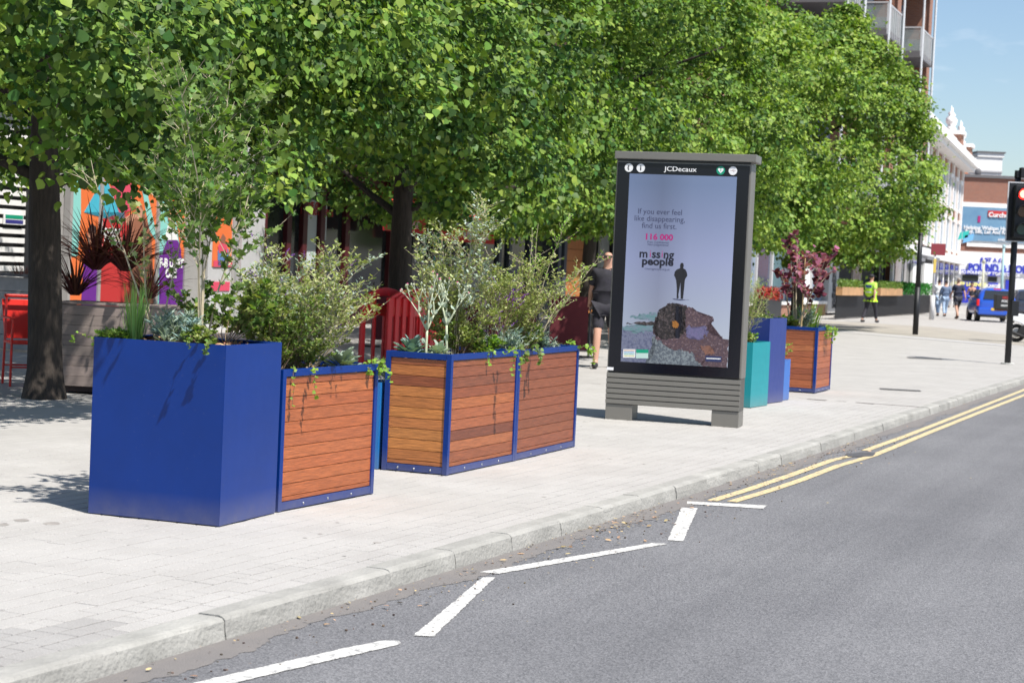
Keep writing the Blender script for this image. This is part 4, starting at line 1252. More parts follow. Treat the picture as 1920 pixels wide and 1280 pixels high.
sprint('picture_patch', [(850, 880), (950, 890), (1000, 960), (900, 980)], ramp_mat('picture_orange', [(.12, .05, .04), (.36, .14, .08), (.2, .1, .1)], 20), 5, .01)
sprint('picture_patch', [(565, 650), (600, 635), (630, 690), (600, 720), (570, 700)], mat('print_orange', (.30, .12, .02), .5), 5, .008)
sprint('picture_patch', [(590, 500), (660, 500), (665, 640), (690, 690), (660, 750), (640, 760), (635, 820), (600, 815), (595, 760), (560, 720), (590, 620)], M_INKB, 4, .004, 3)
sprint('walking_figure', [(633, 95), (642, 73), (655, 70), (668, 78), (671, 104), (664, 124), (690, 138), (703, 165), (709, 198), (690, 225), (684, 240), (680, 300), (668, 380), (664, 415), (668, 428), (644, 426), (645, 390), (647, 320), (641, 265), (632, 320), (622, 380), (624, 420), (604, 422), (608, 400), (604, 320), (596, 245), (585, 212), (574, 195), (582, 155), (604, 135), (634, 124)], mat('print_coat', (.012, .012, .016), .5), 5, 0)
sprint('picture_patch', [(560, 422), (650, 432), (735, 434), (650, 442), (575, 432)], M_INK, 4, .002)
for (q, mt) in (([(68, 928), (190, 928), (190, 1012), (64, 1012)], M_WPRINT), ([(198, 930), (325, 930), (322, 1018), (198, 1018)], mat('print_pale_green', (.45, .6, .55), .5)), ([(200, 930), (325, 930), (324, 965), (200, 965)], M_ICG),
                ([(905, 985), (1065, 990), (1062, 1045), (903, 1040)], mat('print_navy', (.02, .03, .10), .5))):
    sprint('badge', q, mt, 6 if mt is not M_ICG else 7, 0)
for k, c_ in enumerate(((.5, .3, .2), (.1, .3, .5), (.15, .4, .35), (.5, .5, .2))):
    sprint('badge_band', [(74, 936 + k * 18), (184, 936 + k * 18), (184, 946 + k * 18), (74, 946 + k * 18)], mat('print_band%d' % k, c_, .5), 7, 0)
sprint('badge_band', [(912, 1005), (1055, 1009), (1055, 1018), (912, 1014)], M_WPRINT, 7, 0)

# ------------------------------------------------------------------ cafe furniture at the left
M_BRD = mat('grey_brown_board', (.24, .195, .175), .7, var=.15, vscale=4, stretch=(1, 1, 12), islandvar=.1)
M_REDC = mat('red_chair_paint', (.62, .02, .012), .4)
q0 = G(98, 735); q1 = G(345, 748)
an = math.atan2(q1.y - q0.y, q1.x - q0.x)
cp = thing('boarded_planter', 'long grey boarded planter with spiky cordylines behind the tall blue planter', 'planter', (q0.x, q0.y, 0), an)
LW = (q1 - q0).length
for i in range(8):
    MB().box(0, LW, 0, .022, .075 + i * .103, .175 + i * .103).build('board', M_BRD, cp, bevel=.002)
    MB().box(0, .022, .0225, .6, .075 + i * .103, .175 + i * .103).build('board', M_BRD, cp, bevel=.002)
MB().box(-.01, LW + .01, -.012, .62, .902, .925).build('capping', M_BRD, cp, bevel=.003)
MB().box(.024, LW - .01, .024, .6, .02, .88).build('carcass', mat('carcass_dark', (.03, .02, .02), .9), cp)
for (px, py, h, n) in ((178, 500, .95, 120), (232, 515, 1.0, 130), (140, 520, .7, 70), (280, 530, .7, 60)):
    b = DP(px, 566, q0.y + .35); b.z = .93 + (.32 if n > 100 else .05)
    tuft('cordyline', {178: 'spiky dark red cordyline just right of the first tree trunk', 232: 'tall spiky dark cordyline with leaves against the orange poster', 140: 'small drooping cordyline partly behind the tree trunk', 280: 'small dark cordyline behind the grass tuft'}[px], 'plant', b, h * .92, n, .02, M_CORD, 1.5, .33, seg=7, r0=.05)
# far grey planter wall with a capping
q0 = G(-60, 652); q1 = G(66, 662)
an = math.atan2(q1.y - q0.y, q1.x - q0.x); LW = (q1 - q0).length
cw = thing('boarded_planter', 'pale grey boarded planter behind the red chair at the left edge', 'planter', (q0.x, q0.y, 0), an)
for i in range(5):
    MB().box(0, LW, 0, .03, .03 + i * .2, .222 + i * .2).build('board', mat('pale_grey_board', (.26, .25, .24), .7, var=.1), cw, bevel=.003)
MB().box(-.02, LW + .02, -.04, .5, 1.03, 1.07).build('capping', mat('dark_cap', (.05, .05, .055), .6), cw)
tuft('grass_tuft', 'short reddish grass on top of the pale grey planter', 'plant', Vector((q1.x - .25, q1.y + .2, 1.05)), .22, 40, .01, M_CORD, .7, .2, r0=.2)

# red metal chair
cb = G(52, 722)
ch = thing('red_chair', 'red metal armchair at the left edge beside the first tree trunk', 'chair', (cb.x, cb.y, 0), .45)
for sx in (-.22, .22):
    MB().tube([(sx, -.2, 0), (sx * .98, -.19, .45), (sx * .95, -.20, .70)], .014, 6).build('leg', M_REDC, ch)
    MB().tube([(sx, .24, 0), (sx * .98, .20, .45), (sx * .9, .28, .92)], .014, 6).build('leg', M_REDC, ch)
    MB().box(sx - .03, sx + .03, -.22, .27, .70, .718).build('armrest', M_REDC, ch, bevel=.004)
MB().box(-.23, .23, -.22, .22, .44, .462).build('seat', M_REDC, ch, bevel=.006)
MB().prism([(-.2, .48), (.2, .48), (.23, .9), (-.23, .9)], -.008, .008, Matrix.Translation((0, .26, 0)) @ Matrix.Rotation(PI / 2 - .14, 4, 'X')).build('backrest', M_REDC, ch, bevel=.004)
MB().tube([(-.22, .29, .93), (.22, .29, .93)], .018, 6).build('top_rail', M_REDC, ch)
for i in range(2):
    MB().tube([(-.22, -.2 + .4 * i, .2), (.22, -.2 + .4 * i, .2)], .009, 5).build('stretcher', M_REDC, ch)

# red plastic barriers
M_BARR = mat('red_plastic', (.55, .012, .016), .42, spec=.5)
def barrier(label, x, y, rz, z=0):
    t = thing('safety_barrier', label, 'barrier', (x, y, z), rz, 'red plastic safety barriers behind the planters')
    W_, H_ = 1.0, 1.12
    sil = [(0, .08), (0, .95), (.12, 1.06), (.3, H_), (.7, H_), (.88, 1.06), (1, .95), (1, .08), (.93, .06), (.07, .06)]
    holes = [(.09, .14, .27, .74), (.31, .14, .49, .74), (.53, .14, .69, .74), (.73, .14, .91, .74), (.30, .90, .70, 1.0)]
    bm = bmesh.new(); xs = sorted({0, 1, *[h[0] for h in holes], *[h[2] for h in holes]}); zs = [.08, .14, .74, .90, 1.0, 1.10]
    xs = sorted(set(xs)); V = {}
    def vv(a, b):
        k_ = (round(a, 3), round(b, 3))
        if k_ not in V: 
            zz = b
            if b > 1.05: zz = 1.12 - .14 * abs(a - .5) ** 2 * 4
            V[k_] = bm.verts.new((a, 0, zz))
        return V[k_]
    for i in range(len(xs) - 1):
        for j in range(len(zs) - 1):
            cx_, cz_ = (xs[i] + xs[i + 1]) / 2, (zs[j] + zs[j + 1]) / 2
            if any(h[0] < cx_ < h[2] and h[1] < cz_ < h[3] for h in holes): continue
            bm.faces.new((vv(xs[i], zs[j]), vv(xs[i + 1], zs[j]), vv(xs[i + 1], zs[j + 1]), vv(xs[i], zs[j + 1])))
    me = bpy.data.meshes.new('panel'); bm.to_mesh(me); bm.free(); me.materials.append(M_BARR)
    o = bpy.data.objects.new('panel', me); COL.objects.link(o); o.parent = t
    md = o.modifiers.new('th', 'SOLIDIFY'); md.thickness = .045; md.offset = 0
    b_ = o.modifiers.new('bv', 'BEVEL'); b_.width = .012; b_.segments = 3
    for xf in (.15, .85):
        MB().box(xf - .06, xf + .06, -.28, .28, .0, .07).build('foot', mat('black_rubber', (.02, .02, .02), .8), t, bevel=.01)
    MB().box(.1, .9, -.026, -.024, .77, .87).build('reflective_band', mat('barrier_band', (.5, .04, .03), .3), t)
    return t
b0 = DP(676, 600, 24.0)
barrier('red plastic barrier facing the street with round topped slots', b0.x, b0.y, .98)
for i in range(4):
    bb = DP(768 + i * 13, 600, 24.1 + i * .04)
    barrier(('red plastic barrier stacked edge on, first in the stack', 'second of the red plastic barriers stacked edge on', 'third of the red plastic barriers stacked edge on', 'rearmost of the red plastic barriers stacked edge on')[i], bb.x - .3, bb.y + .05 * i, .95 + .05 * i)

# burgundy windbreak screens of the terrace
M_BURG = mat('burgundy_canvas', (.10, .010, .016), .8, var=.12, vscale=3)
M_PST = mat('dark_post', (.03, .03, .032), .5)
for i, (xa, xb, dd) in enumerate(((700, 800, 31), (812, 905, 31), (915, 1010, 31.2), (1030, 1108, 30.6))):
    a_ = DP(xa, 560, dd); b_ = DP(xb, 560, dd); wdt = (b_ - a_).length
    t = thing('terrace_screen', ('burgundy canvas windbreak behind the red barriers', 'burgundy canvas windbreak behind the white stalk plant', 'burgundy canvas windbreak behind the purple flowers', 'burgundy canvas windbreak left of the third tree trunk')[i], 'windbreak', (a_.x, a_.y, 0), 0)
    MB().box(.03, wdt - .03, -.008, .008, .12, 1.02).build('canvas', M_BURG, t)
    for xx in (0, wdt):
        MB().tube([(xx, 0, 0), (xx, 0, 1.1)], .018, 8).build('post', M_PST, t)
        MB().box(xx - .15, xx + .15, -.15, .15, 0, .02).build('foot_plate', M_PST, t)
# low wooden table edge, yellow
tb = DP(1093, 600, 33)
t = thing('cafe_table', 'small dark cafe table with an orange edge between the windbreak and the tree', 'table', (tb.x, tb.y, 0), .2)
MB().box(-.35, .35, -.35, .35, .70, .74).build('table_top', mat('orange_edge', (.6, .22, .03), .5), t, bevel=.005)
MB().tube([(0, 0, .02), (0, 0, .7)], .03, 8).build('leg', M_PST, t)
MB().box(-.22, .22, -.22, .22, 0, .02).build('base_plate', M_PST, t)


# ------------------------------------------------------------------ buildings
class Facade:
    """a street front on the line X = X0 + k (Y - Y0); local x runs along it, local y goes into the building"""
    def __init__(s, X0, Y0, k):
        s.o = Vector((X0, Y0, 0)); s.k = k; s.d = Vector((k, 1, 0)).normalized(); s.rz = math.atan2(1, k)

    def hit(s, x, y, out=0.0):
        d = _ray(x, y)
        # plane offset out metres towards the road
        nr = Vector((s.d.y, -s.d.x, 0)); o = s.o + nr * out
        t = ((o.x - _C[0]) * nr.x + (o.y - _C[1]) * nr.y) / (d[0] * nr.x + d[1] * nr.y)
        p = Vector(_C + d * t)
        return (p - s.o).dot(s.d), p.z

    def rect(s, x0, x1, y0, y1, out=0.0):
        ym = (y0 + y1) / 2; xm = (x0 + x1) / 2
        a, _ = s.hit(x0, ym, out); b, _ = s.hit(x1, ym, out); _, zt = s.hit(xm, y0, out); _, zb = s.hit(xm, y1, out)
        return a, b, zb, zt

    def new(s, name, label, cat, group=None):
        return thing(name, label, cat, (s.o.x, s.o.y, 0), s.rz, group)


M_BRICK = brickmat('brick_red', (.30, .105, .06), (.23, .08, .05), (.30, .25, .21))
M_BRICK2 = brickmat('brick_orange', (.34, .13, .07), (.27, .10, .06), (.33, .28, .23))
M_WREND = mat('white_render', (.78, .77, .75), .8, var=.05, vscale=2)
M_GREND = mat('grey_cladding', (.33, .32, .31), .6, var=.08, vscale=2)
M_LGREY = mat('light_grey_frame', (.50, .50, .51), .5, var=.05)
M_DARK = mat('dark_frame', (.018, .019, .022), .5)
M_DARKW = mat('dark_interior', (.012, .012, .014), .7, var=.3, vscale=2)
M_GLASS = mat('shop_glass', (.015, .02, .022), .08, spec=.3, col2=(.035, .04, .042), vscale=.8)
M_GLASSB = mat('blue_glass', (.14, .22, .33), .1, spec=.6, col2=(.25, .33, .42), vscale=.7)
M_BURGP = mat('burgundy_paint', (.075, .009, .012), .5)
M_AWN = mat('awning_red', (.62, .04, .035), .8)
M_OR = mat('print_orange_flat', (.75, .17, .045), .6); M_CY = mat('print_cyan', (.06, .42, .56), .6); M_MINT = mat('print_mint', (.25, .60, .55), .6)
M_RD = mat('print_red', (.48, .03, .03), .6); M_PK = mat('print_pink', (.65, .07, .13), .6); M_VI = mat('print_violet', (.13, .015, .24), .6)
M_SKN = mat('print_skin', (.55, .28, .18), .6); M_SKN2 = mat('print_skin_dark', (.26, .11, .07), .6); M_HAIR = mat('print_hair', (.03, .015, .015), .7)
M_TEALP = mat('print_teal', (.02, .42, .38), .6)
M_BEIGE = mat('beige_wood', (.45, .17, .05), .6, var=.2, vscale=3, stretch=(8, 8, .6))


def fpoly(name, F, t, pts, mt, y=-.01, out=0.0, parent=None):
    q = [F.hit(x, yy, out) for x, yy in pts]
    M_ = Matrix.Translation((0, y, 0)) @ Matrix.Rotation(PI / 2, 4, 'X')
    return MB().prism(q, 0, .003, M_).build(name, mt, parent or t)


def fbox(name, F, t, x0, x1, y0, y1, mt, d0=-.02, d1=.05, bevel=0):
    a, b, zb, zt = F.rect(x0, x1, y0, y1)
    return MB().box(a, b, d0, d1, zb, zt).build(name, mt, t, bevel=bevel)


FA = Facade(-18 + .35 * 14, 14, .35)
sA = lambda px: FA.hit(px, 450)[0]
# --- louvred unit at the far left
lv = FA.new('louvred_building', 'shopfront covered in white horizontal louvres at the left edge of the photo', 'building')
a, b, zb, zt = FA.rect(-260, 47, 300, 505)
MB().box(a, b, .06, 6, 0, 9).build('wall', M_DARKW, lv)
for i in range(21):
    z = .45 + i * .148
    MB().box(a + .05, b - .03, -.03, .02, z, z + .085).build('louvre_slat', M_WREND, lv, bevel=.004)
MB().box(a, b + .2, -.3, 6.1, 3.81, 9).build('shade_upper_floor', mat('shade_tone_brick', (.07, .035, .028), .85, var=.2, vscale=3), lv)  # shade put into the wall colour so gaps in the crowns read dark
MB().box(b - .0295, b + .22, -.06, .06, 0, 3.8).build('pillar', M_DARK, lv)
sg = fbox('sign_panel', FA, lv, 1, 37, 401, 421, M_WPRINT, -.07, -.05)
fbox('sign_band', FA, lv, 3, 36, 403, 410, M_ICG, -.074, -.071); fbox('sign_band', FA, lv, 3, 36, 412, 419, mat('print_navy2', (.03, .03, .2), .6), -.074, -.071)
# --- bank with posters
bk = FA.new('poster_shop', 'grey fronted shop with orange, cyan and red window posters behind the cordylines', 'building')
a = sA(60) + .1; b = sA(482)
MB().box(a, b, .08, 6, 0, 3.7).build('wall', M_GREND, bk); MB().box(a, b, -.2, 6, 3.71, 9).build('shade_upper_floor', mat('shade_tone_brick', (.07, .035, .028), .85, var=.2, vscale=3), bk)  # upper wall toned dark as painted shade behind the crowns
MB().box(a, b, -.05, .079, 2.95, 3.7).build('fascia', M_GREND, bk)
fbox('window', FA, bk, 128, 292, 300, 585, M_GLASS, .0, .03); fbox('window', FA, bk, 296, 346, 300, 585, M_GLASS, .0, .03)
for xx in (126, 183, 291, 345, 382, 434):
    fbox('mullion', FA, bk, xx, xx + 5, 250, 600, M_GREND, -.05, .07)
fbox('pillar', FA, bk, 440, 482, 270, 640, M_LGREY, -.16, .06)
fbox('panel', FA, bk, 350, 381, 300, 640, M_GREND, -.03, .06); fbox('panel', FA, bk, 388, 433, 300, 640, M_LGREY, -.03, .06)
P1_ = fbox('poster', FA, bk, 132, 290, 335, 575, M_OR, -.012, -.004)
fp = lambda pts, mt, l, nm='poster_shape': fpoly(nm, FA, bk, pts, mt, -.0125 - .003 * l)
fp([(132, 335), (150, 340), (150, 400), (144, 480), (132, 480)], M_MINT, 1)
fp([(186, 345), (200, 338), (222, 400), (232, 420), (232, 398), (200, 408), (156, 398)], M_CY, 1)
fp([(203, 335), (252, 335), (245, 395), (222, 400)], M_PK, 1)
fp([(192, 410), (240, 395), (242, 575), (186, 575), (186, 470)], M_RD, 1)
fp([(262, 340), (270, 340), (290, 430), (290, 450), (278, 430)], M_MINT, 1)
fp([(240, 420), (262, 380), (282, 440), (288, 575), (244, 575)], mat('print_brown', (.30, .12, .07), .6), 2)
fp([(156, 480), (166, 466), (178, 480), (184, 510), (186, 575), (150, 575)], M_VI, 2)
fp([(163, 430), (170, 424), (177, 430), (178, 452), (170, 462), (164, 452)], M_SKN, 3)
fp([(162, 430), (170, 418), (178, 426), (178, 436), (164, 438)], M_HAIR, 4)
fp([(252, 395), (260, 388), (267, 396), (262, 412), (254, 410)], M_SKN, 3)
fp([(232, 408), (254, 396), (256, 404), (236, 424)], M_SKN, 3)
P2_ = fbox('poster', FA, bk, 297, 345, 350, 575, M_MINT, -.012, -.004)
fp([(318, 350), (345, 350), (345, 500), (338, 480), (330, 420), (322, 380)], M_OR, 1)
fp([(297, 478), (345, 478), (345, 575), (297, 575)], M_VI, 1)
fp([(304, 470), (312, 450), (322, 446), (332, 452), (338, 470), (336, 492), (304, 492)], M_VI, 2)
fp([(306, 450), (312, 425), (318, 418), (326, 425), (332, 450)], M_WPRINT, 3)
fp([(313, 396), (318, 386), (324, 392), (325, 412), (318, 420), (313, 412)], M_SKN, 4)
fp([(314, 392), (319, 382), (325, 390), (324, 398), (315, 398)], mat('print_hair2', (.35, .16, .06), .6), 5)
P3_ = fbox('poster', FA, bk, 396, 431, 400, 500, M_OR, -.045, -.031)
f3 = lambda pts, mt, l: fpoly('poster_shape', FA, bk, pts, mt, -.046 - .003 * l)
f3([(396, 488), (431, 488), (431, 500), (396, 500)], M_PK, 1); f3([(404, 470), (414, 455), (424, 468), (424, 498), (404, 498)], mat('print_denim', (.1, .2, .42), .6), 1)
f3([(404, 462), (410, 452), (420, 455), (422, 474), (406, 474)], M_PK, 2); f3([(408, 448), (413, 438), (419, 446), (416, 456), (410, 455)], M_SKN2, 3)
f3([(420, 388), (432, 384), (432, 400), (420, 402)], M_VI, 3)
fbox('poster', FA, bk, 392, 427, 528, 545, M_PK, -.045, -.031)
def ftext(F, t, body, size, x, y, mt, yl, bold=0.0, xs=1.0):
    a_, z_ = F.hit(x, y)
    return text(body, size, WALLM(a_, yl, z_), mt, t, bold, ext=.001, xs=xs)
ftext(FA, bk, 'OPEN', .20, 207, 437, M_WPRINT, -.03, .01); ftext(FA, bk, 'NOW', .20, 208, 454, M_WPRINT, -.03, .01)
ftext(FA, bk, 'F-B UNIT', .22, 319, 494, M_WPRINT, -.03, .012); ftext(FA, bk, 'OLE', .22, 318, 513, M_WPRINT, -.03, .012)
# --- red restaurant
rs = FA.new('red_restaurant', 'burgundy fronted restaurant with red awnings and white window panels', 'building')
a = sA(482) + .02; b = sA(872)
MB().box(a, b, .08, 6, 0, 9).build('wall', M_BURGP, rs); MB().box(a, b, -1.0, .079, 3.45, 9).build('shade_upper_floor', MATS['shade_tone_brick'], rs)  # made-up overhang, added to shade the shopfront; same shade-dark wall colour
fbox('window', FA, rs, 498, 560, 330, 640, M_GLASS, 0, .04); fbox('window', FA, rs, 568, 592, 340, 640, M_GLASS, 0, .04); fbox('window', FA, rs, 598, 640, 340, 640, M_GLASS, 0, .04)
fbox('window', FA, rs, 650, 722, 400, 640, M_GLASS, 0, .04)
for xx in (484, 530, 560, 593, 640, 724, 746):
    fbox('pilaster', FA, rs, xx, xx + 8, 250, 650, M_BURGP, -.10, .07)
fbox('window_panel', FA, rs, 569, 592, 344, 505, mat('window_panel_white', (.55, .60, .62), .5), -.02, -.005); fbox('window_panel', FA, rs, 602, 611, 378, 450, MATS['window_panel_white'], -.02, -.005)
fbox('window_panel', FA, rs, 582, 592, 352, 375, M_DARK, -.026, -.021); fbox('window_panel', FA, rs, 582, 592, 349, 355, M_RD, -.03, -.0262)
M_RDT = mat('print_red_text', (.45, .04, .04), .6)
ftext(FA, rs, 'FIVE GUYS', .21, 590, 387, M_RDT, -.036, .01); ftext(FA, rs, 'BURGERS and FRIES', .19, 592, 398, M_RDT, -.036, .008)
def awning(x0, x1, y0, ym, txt):
    a_, b_, z0_, z1_ = FA.rect(x0, x1, y0, ym)
    aw = MB(); 
    aw.add([(a_, -.1, z1_), (b_, -.1, z1_), (b_, -1.1, z1_ - .42), (a_, -1.1, z1_ - .42), (a_, -.1, z1_ - .03), (b_, -.1, z1_ - .03), (b_, -1.1, z1_ - .45), (a_, -1.1, z1_ - .45)], [(0, 1, 2, 3), (7, 6, 5, 4), (0, 3, 7, 4), (1, 5, 6, 2), (3, 2, 6, 7), (0, 4, 5, 1)])
    aw.build('awning', M_AWN, rs)
    MB().box(a_, b_, -1.13, -1.101, z1_ - .62, z1_ - .40).build('awning_bar', mat('awning_bar', (.06, .065, .09), .5), rs)
    bn = MB().box(a_ + .1, b_, -.9, -.88, z1_ - .98, z1_ - .64).build('banner', M_AWN, rs)
    text(txt, .22, WALLM((a_ * .35 + b_ * .65), -.902, z1_ - .81), M_WPRINT, bn, .008, ext=.001)
awning(648, 735, 352, 410, 'FIVE GUYS'); awning(762, 868, 378, 440, 'BURGERS and FRIES')
# cabinet window with shelves
sh = fbox('shelf_window', FA, rs, 766, 862, 405, 640, M_GLASS, -.03, .03)
for (x0, x1, y0, y1, mt) in ((766, 778, 409, 416, M_TEALP), (802, 832, 411, 418, M_TEALP), (768, 774, 424, 440, M_TEALP), (768, 779, 438, 450, mat('print_rust', (.35, .12, .05), .6)), (806, 814, 438, 470, M_TEALP), (816, 832, 438, 456, mat('print_green2', (.05, .28, .12), .6)),
                             (770, 777, 466, 490, M_WPRINT), (783, 788, 470, 490, mat('print_lime', (.25, .45, .05), .6)), (806, 812, 480, 500, M_TEALP), (814, 822, 494, 506, MATS['print_lime']), (790, 796, 440, 460, M_GLASSB)):
    fbox('shelf_item', FA, rs, x0, x1, y0, y1, mt, -.05, -.032)
for yy in (417, 462, 505, 552): fbox('shelf_bar', FA, rs, 764, 864, yy, yy + 3.2, M_DARK, -.09, -.051)
for xx in (763, 799, 838, 862): fbox('shelf_post', FA, rs, xx, xx + 4.5, 400, 640, M_DARK, -.12, -.0905)
fbox('lower_wall', FA, rs, 652, 740, 560, 660, M_BURGP, -.03, .0)
# --- dark shop with timber panel
dk = FA.new('dark_shop', 'dark framed shop with a tall orange timber panel left of the screen', 'building')
a = sA(872) + .02; b = sA(1200)
MB().box(a, b, .08, 6, 0, 9).build('wall', M_DARKW, dk); MB().box(a, b, -1.3, .079, 3.55, 9).build('shade_upper_floor', MATS['shade_tone_brick'], dk)  # overhang added to throw shade on this front, in the shade-dark colour
for (x0, x1) in ((880, 928), (936, 985), (992, 1040)):
    fbox('window', FA, dk, x0, x1, 395, 640, M_GLASS, 0, .05)
for xx in (872, 929, 948, 986, 1041, 1052): fbox('mullion', FA, dk, xx, xx + 5, 380, 650, mat('slate_frame', (.06, .07, .10), .5), -.08, .07)
fbox('reflection_panel', FA, dk, 985, 1015, 408, 436, mat('pale_reflection', (.32, .34, .38), .6), -.02, -.001)  # pale panel paints a reflection onto the shop glass
for i in range(9): fbox('timber_board', FA, dk, 1057, 1104, 402 + i * 22, 423.2 + i * 22, M_BEIGE, -.06 - random.random() * .01, .05)
fbox('curtain', FA, dk, 1122, 1160, 410, 620, mat('grey_curtain', (.42, .44, .45), .8), -.05, .05)
fbox('curtain_glass', FA, dk, 1138, 1160, 440, 540, M_GLASS, -.08, -.055)

# --- right hand block: shops below, flats above
FB = Facade(12.5 + .38 * (60 - 75), 60, .38)
sB = lambda px: FB.hit(px, 520)[0]
sBY = lambda Y: (Y - 60) * math.hypot(1, .38)
ap = FB.new('apartment_block', 'tall brick apartment block with stacked glass balconies above the trees', 'building')
MB().box(0, sBY(88), .5, 14, 3.7, 24).build('wall', M_BRICK, ap)
MB().box(0, sBY(88), .6, 14, 0, 3.69).build('ground_floor', M_DARKW, ap)
M_SLAB = mat('balcony_slab', (.13, .125, .13), .6); M_BGL = mat('balcony_glass', (.30, .36, .36), .15, spec=.6, col2=(.40, .46, .46), vscale=1)
M_BGL.node_tree.nodes['Principled BSDF'].inputs['Alpha'].default_value = .42
M_POLE = mat('pale_pole', (.62, .64, .66), .4)
M_BLND = mat('blind', (.62, .66, .72), .6)
for si, (y0, y1, out) in enumerate(((66.5, 70, 2.3), (73.8, 77.4, 2.5), (81.6, 85.2, 2.6))):
    s0, s1 = sBY(y0), sBY(y1)
    for lv_ in range(7):
        z = 4.95 + 3.4 * lv_ - (0.15 if si == 1 else 0)
        if z > 23.5: continue
        sb = MB().box(s0, s1, -out, .49, z - .26, z).build('balcony', M_SLAB, ap)
        MB().box(s0 + .03, s1 - .03, -out + .02, -out + .05, z + .06, z + 1.02).build('balustrade', M_BGL, sb)
        MB().box(s0 + .02, s0 + .05, -out + .06, .45, z + .06, z + 1.02).build('balustrade', M_BGL, sb)
        MB().box(s1 - .05, s1 - .02, -out + .06, .45, z + .06, z + 1.02).build('balustrade', M_BGL, sb)
        MB().box(s0, s1, -out, -out + .06, z + 1.03, z + 1.09).build('handrail', M_LGREY, sb)
        MB().box(s0, s0 + .06, -out + .061, .45, z + 1.03, z + 1.09).build('handrail', M_LGREY, sb)
        for k in range(9):
            xx = s0 + .1 + (s1 - s0 - .2) * k / 8
            MB().box(xx - .02, xx + .02, -out - .02, -out + .018, z - .2, z + 1.02).build('baluster', M_LGREY, sb)
        # window and door behind
        wd = MB().box(s0 + .3, s0 + 2.2, .42, .52, z + .02, z + 2.5).build('window', M_GLASSB, ap)
        for k in range(3): MB().box(s0 + .26 + k * .95, s0 + .34 + k * .95, .36, .419, z, z + 2.55).build('window_frame', M_DARK, wd)
        for k in range(9): MB().box(s0 + 2.4, s1 + .9, .40, .5, z + .2 + k * .26, z + .33 + k * .26).build('louvre_slat', M_BLND if si else M_LGREY, ap)
    MB().box(s1 + .02, s1 + 1.0, -out + .25, .49, 3.72, 24).build('brick_pier', M_BRICK2, ap)
    for lv_ in range(6):
        z = 4.95 + 3.4 * lv_ - (0.15 if si == 1 else 0)
        wd = MB().box(s1 - .03, s1 + .018, -1.25, -.35, z + .02, z + 2.6).build('window', M_GLASSB, ap)
        for k in range(8): MB().box(s1 - .07, s1 - .031, -1.2, -.4, z + .25 + k * .28, z + .36 + k * .28).build('blind_slat', M_BLND, wd)
        MB().box(s1 - .08, s1 + .019, -.34, -.2, z, z + 2.8).build('window_frame', M_DARK, wd)
        MB().box(s1 - .06, s1 + .019, -out + .4, -1.5, z + 1.0, z + 2.6).build('window', M_DARK, ap) if lv_ % 2 else None
    MB().tube([(s0 + .15, -out - .06, 3.9), (s0 + .15, -out - .06, 24)], .055, 8).build('pole', M_POLE, ap)
    MB().tube([(s1 - .15, -out - .06, 3.9), (s1 - .15, -out - .06, 24)], .055, 8).build('pole', M_POLE, ap)
for i, z in enumerate((3.7, 7.1, 10.5, 13.9, 17.3, 20.7)):
    MB().box(sBY(86.2), sBY(88.04), .2, .499, z + .4, z + 3.0).build('window', M_GLASSB, ap)
    MB().box(sBY(62), sBY(65), .42, .499, z + .8, z + 2.9).build('window', M_GLASSB, ap)
    MB().box(sBY(78.2), sBY(80.6), -.6, .499, z + .0, z + .22).build('ledge', M_SLAB, ap)
# glass shop with brick plinth
gs = FB.new('glass_shop', 'glazed shop with pale blue curtains and brick plinth beyond the screen', 'building')
g0, g1 = sB(1375), sB(1546)
MB().box(g0, g1, .2, .59, 0, 3.6).build('wall', M_GREND, gs)
fbox('plinth', FB, gs, 1375, 1546, 571, 594, M_BRICK2, -.05, .19); fbox('sill', FB, gs, 1375, 1546, 565, 571.2, M_WREND, -.12, .19)
for i, (x0, x1, mt) in enumerate(((1378, 1402, M_GLASS), (1405, 1418, M_GLASSB), (1420, 1446, mat('navy_glass', (.04, .06, .12), .1, spec=.6)), (1450, 1470, mat('curtain_teal', (.32, .50, .50), .6)), (1473, 1500, M_GLASSB), (1503, 1522, M_WREND), (1524, 1545, M_GLASSB))):
    fbox('window', FB, gs, x0, x1, 430, 565, mt, .05, .15)
for xx in (1403, 1418, 1447, 1471, 1501, 1522): fbox('mullion', FB, gs, xx, xx + 2.4, 428, 565, M_LGREY, -.02, .16)
for k in range(5): fbox('curtain', FB, gs, 1474 + k * 6, 1477 + k * 6, 450, 500, M_WPRINT, .02, .049)
cs = FB.new('menu_column', 'white column printed with black lettering between glass shop and dark restaurant', 'sign')
cl_ = fbox('column_panel', FB, cs, 1548, 1566, 470, 586, mat('column_white', (.55, .55, .54), .6), -.15, .15)
for k, wv_ in enumerate(('BURGERS', 'STEAKS', 'RIBS', 'WINGS', 'GRILLS', 'SALADS', 'BEERS', 'WINES', 'BRUNCH', 'LUNCH', 'DINNER')):
    ftext(FB, cs, wv_, .28, 1557.5, 477 + k * 9.6, M_INKB, -.156, .012, 1.0)
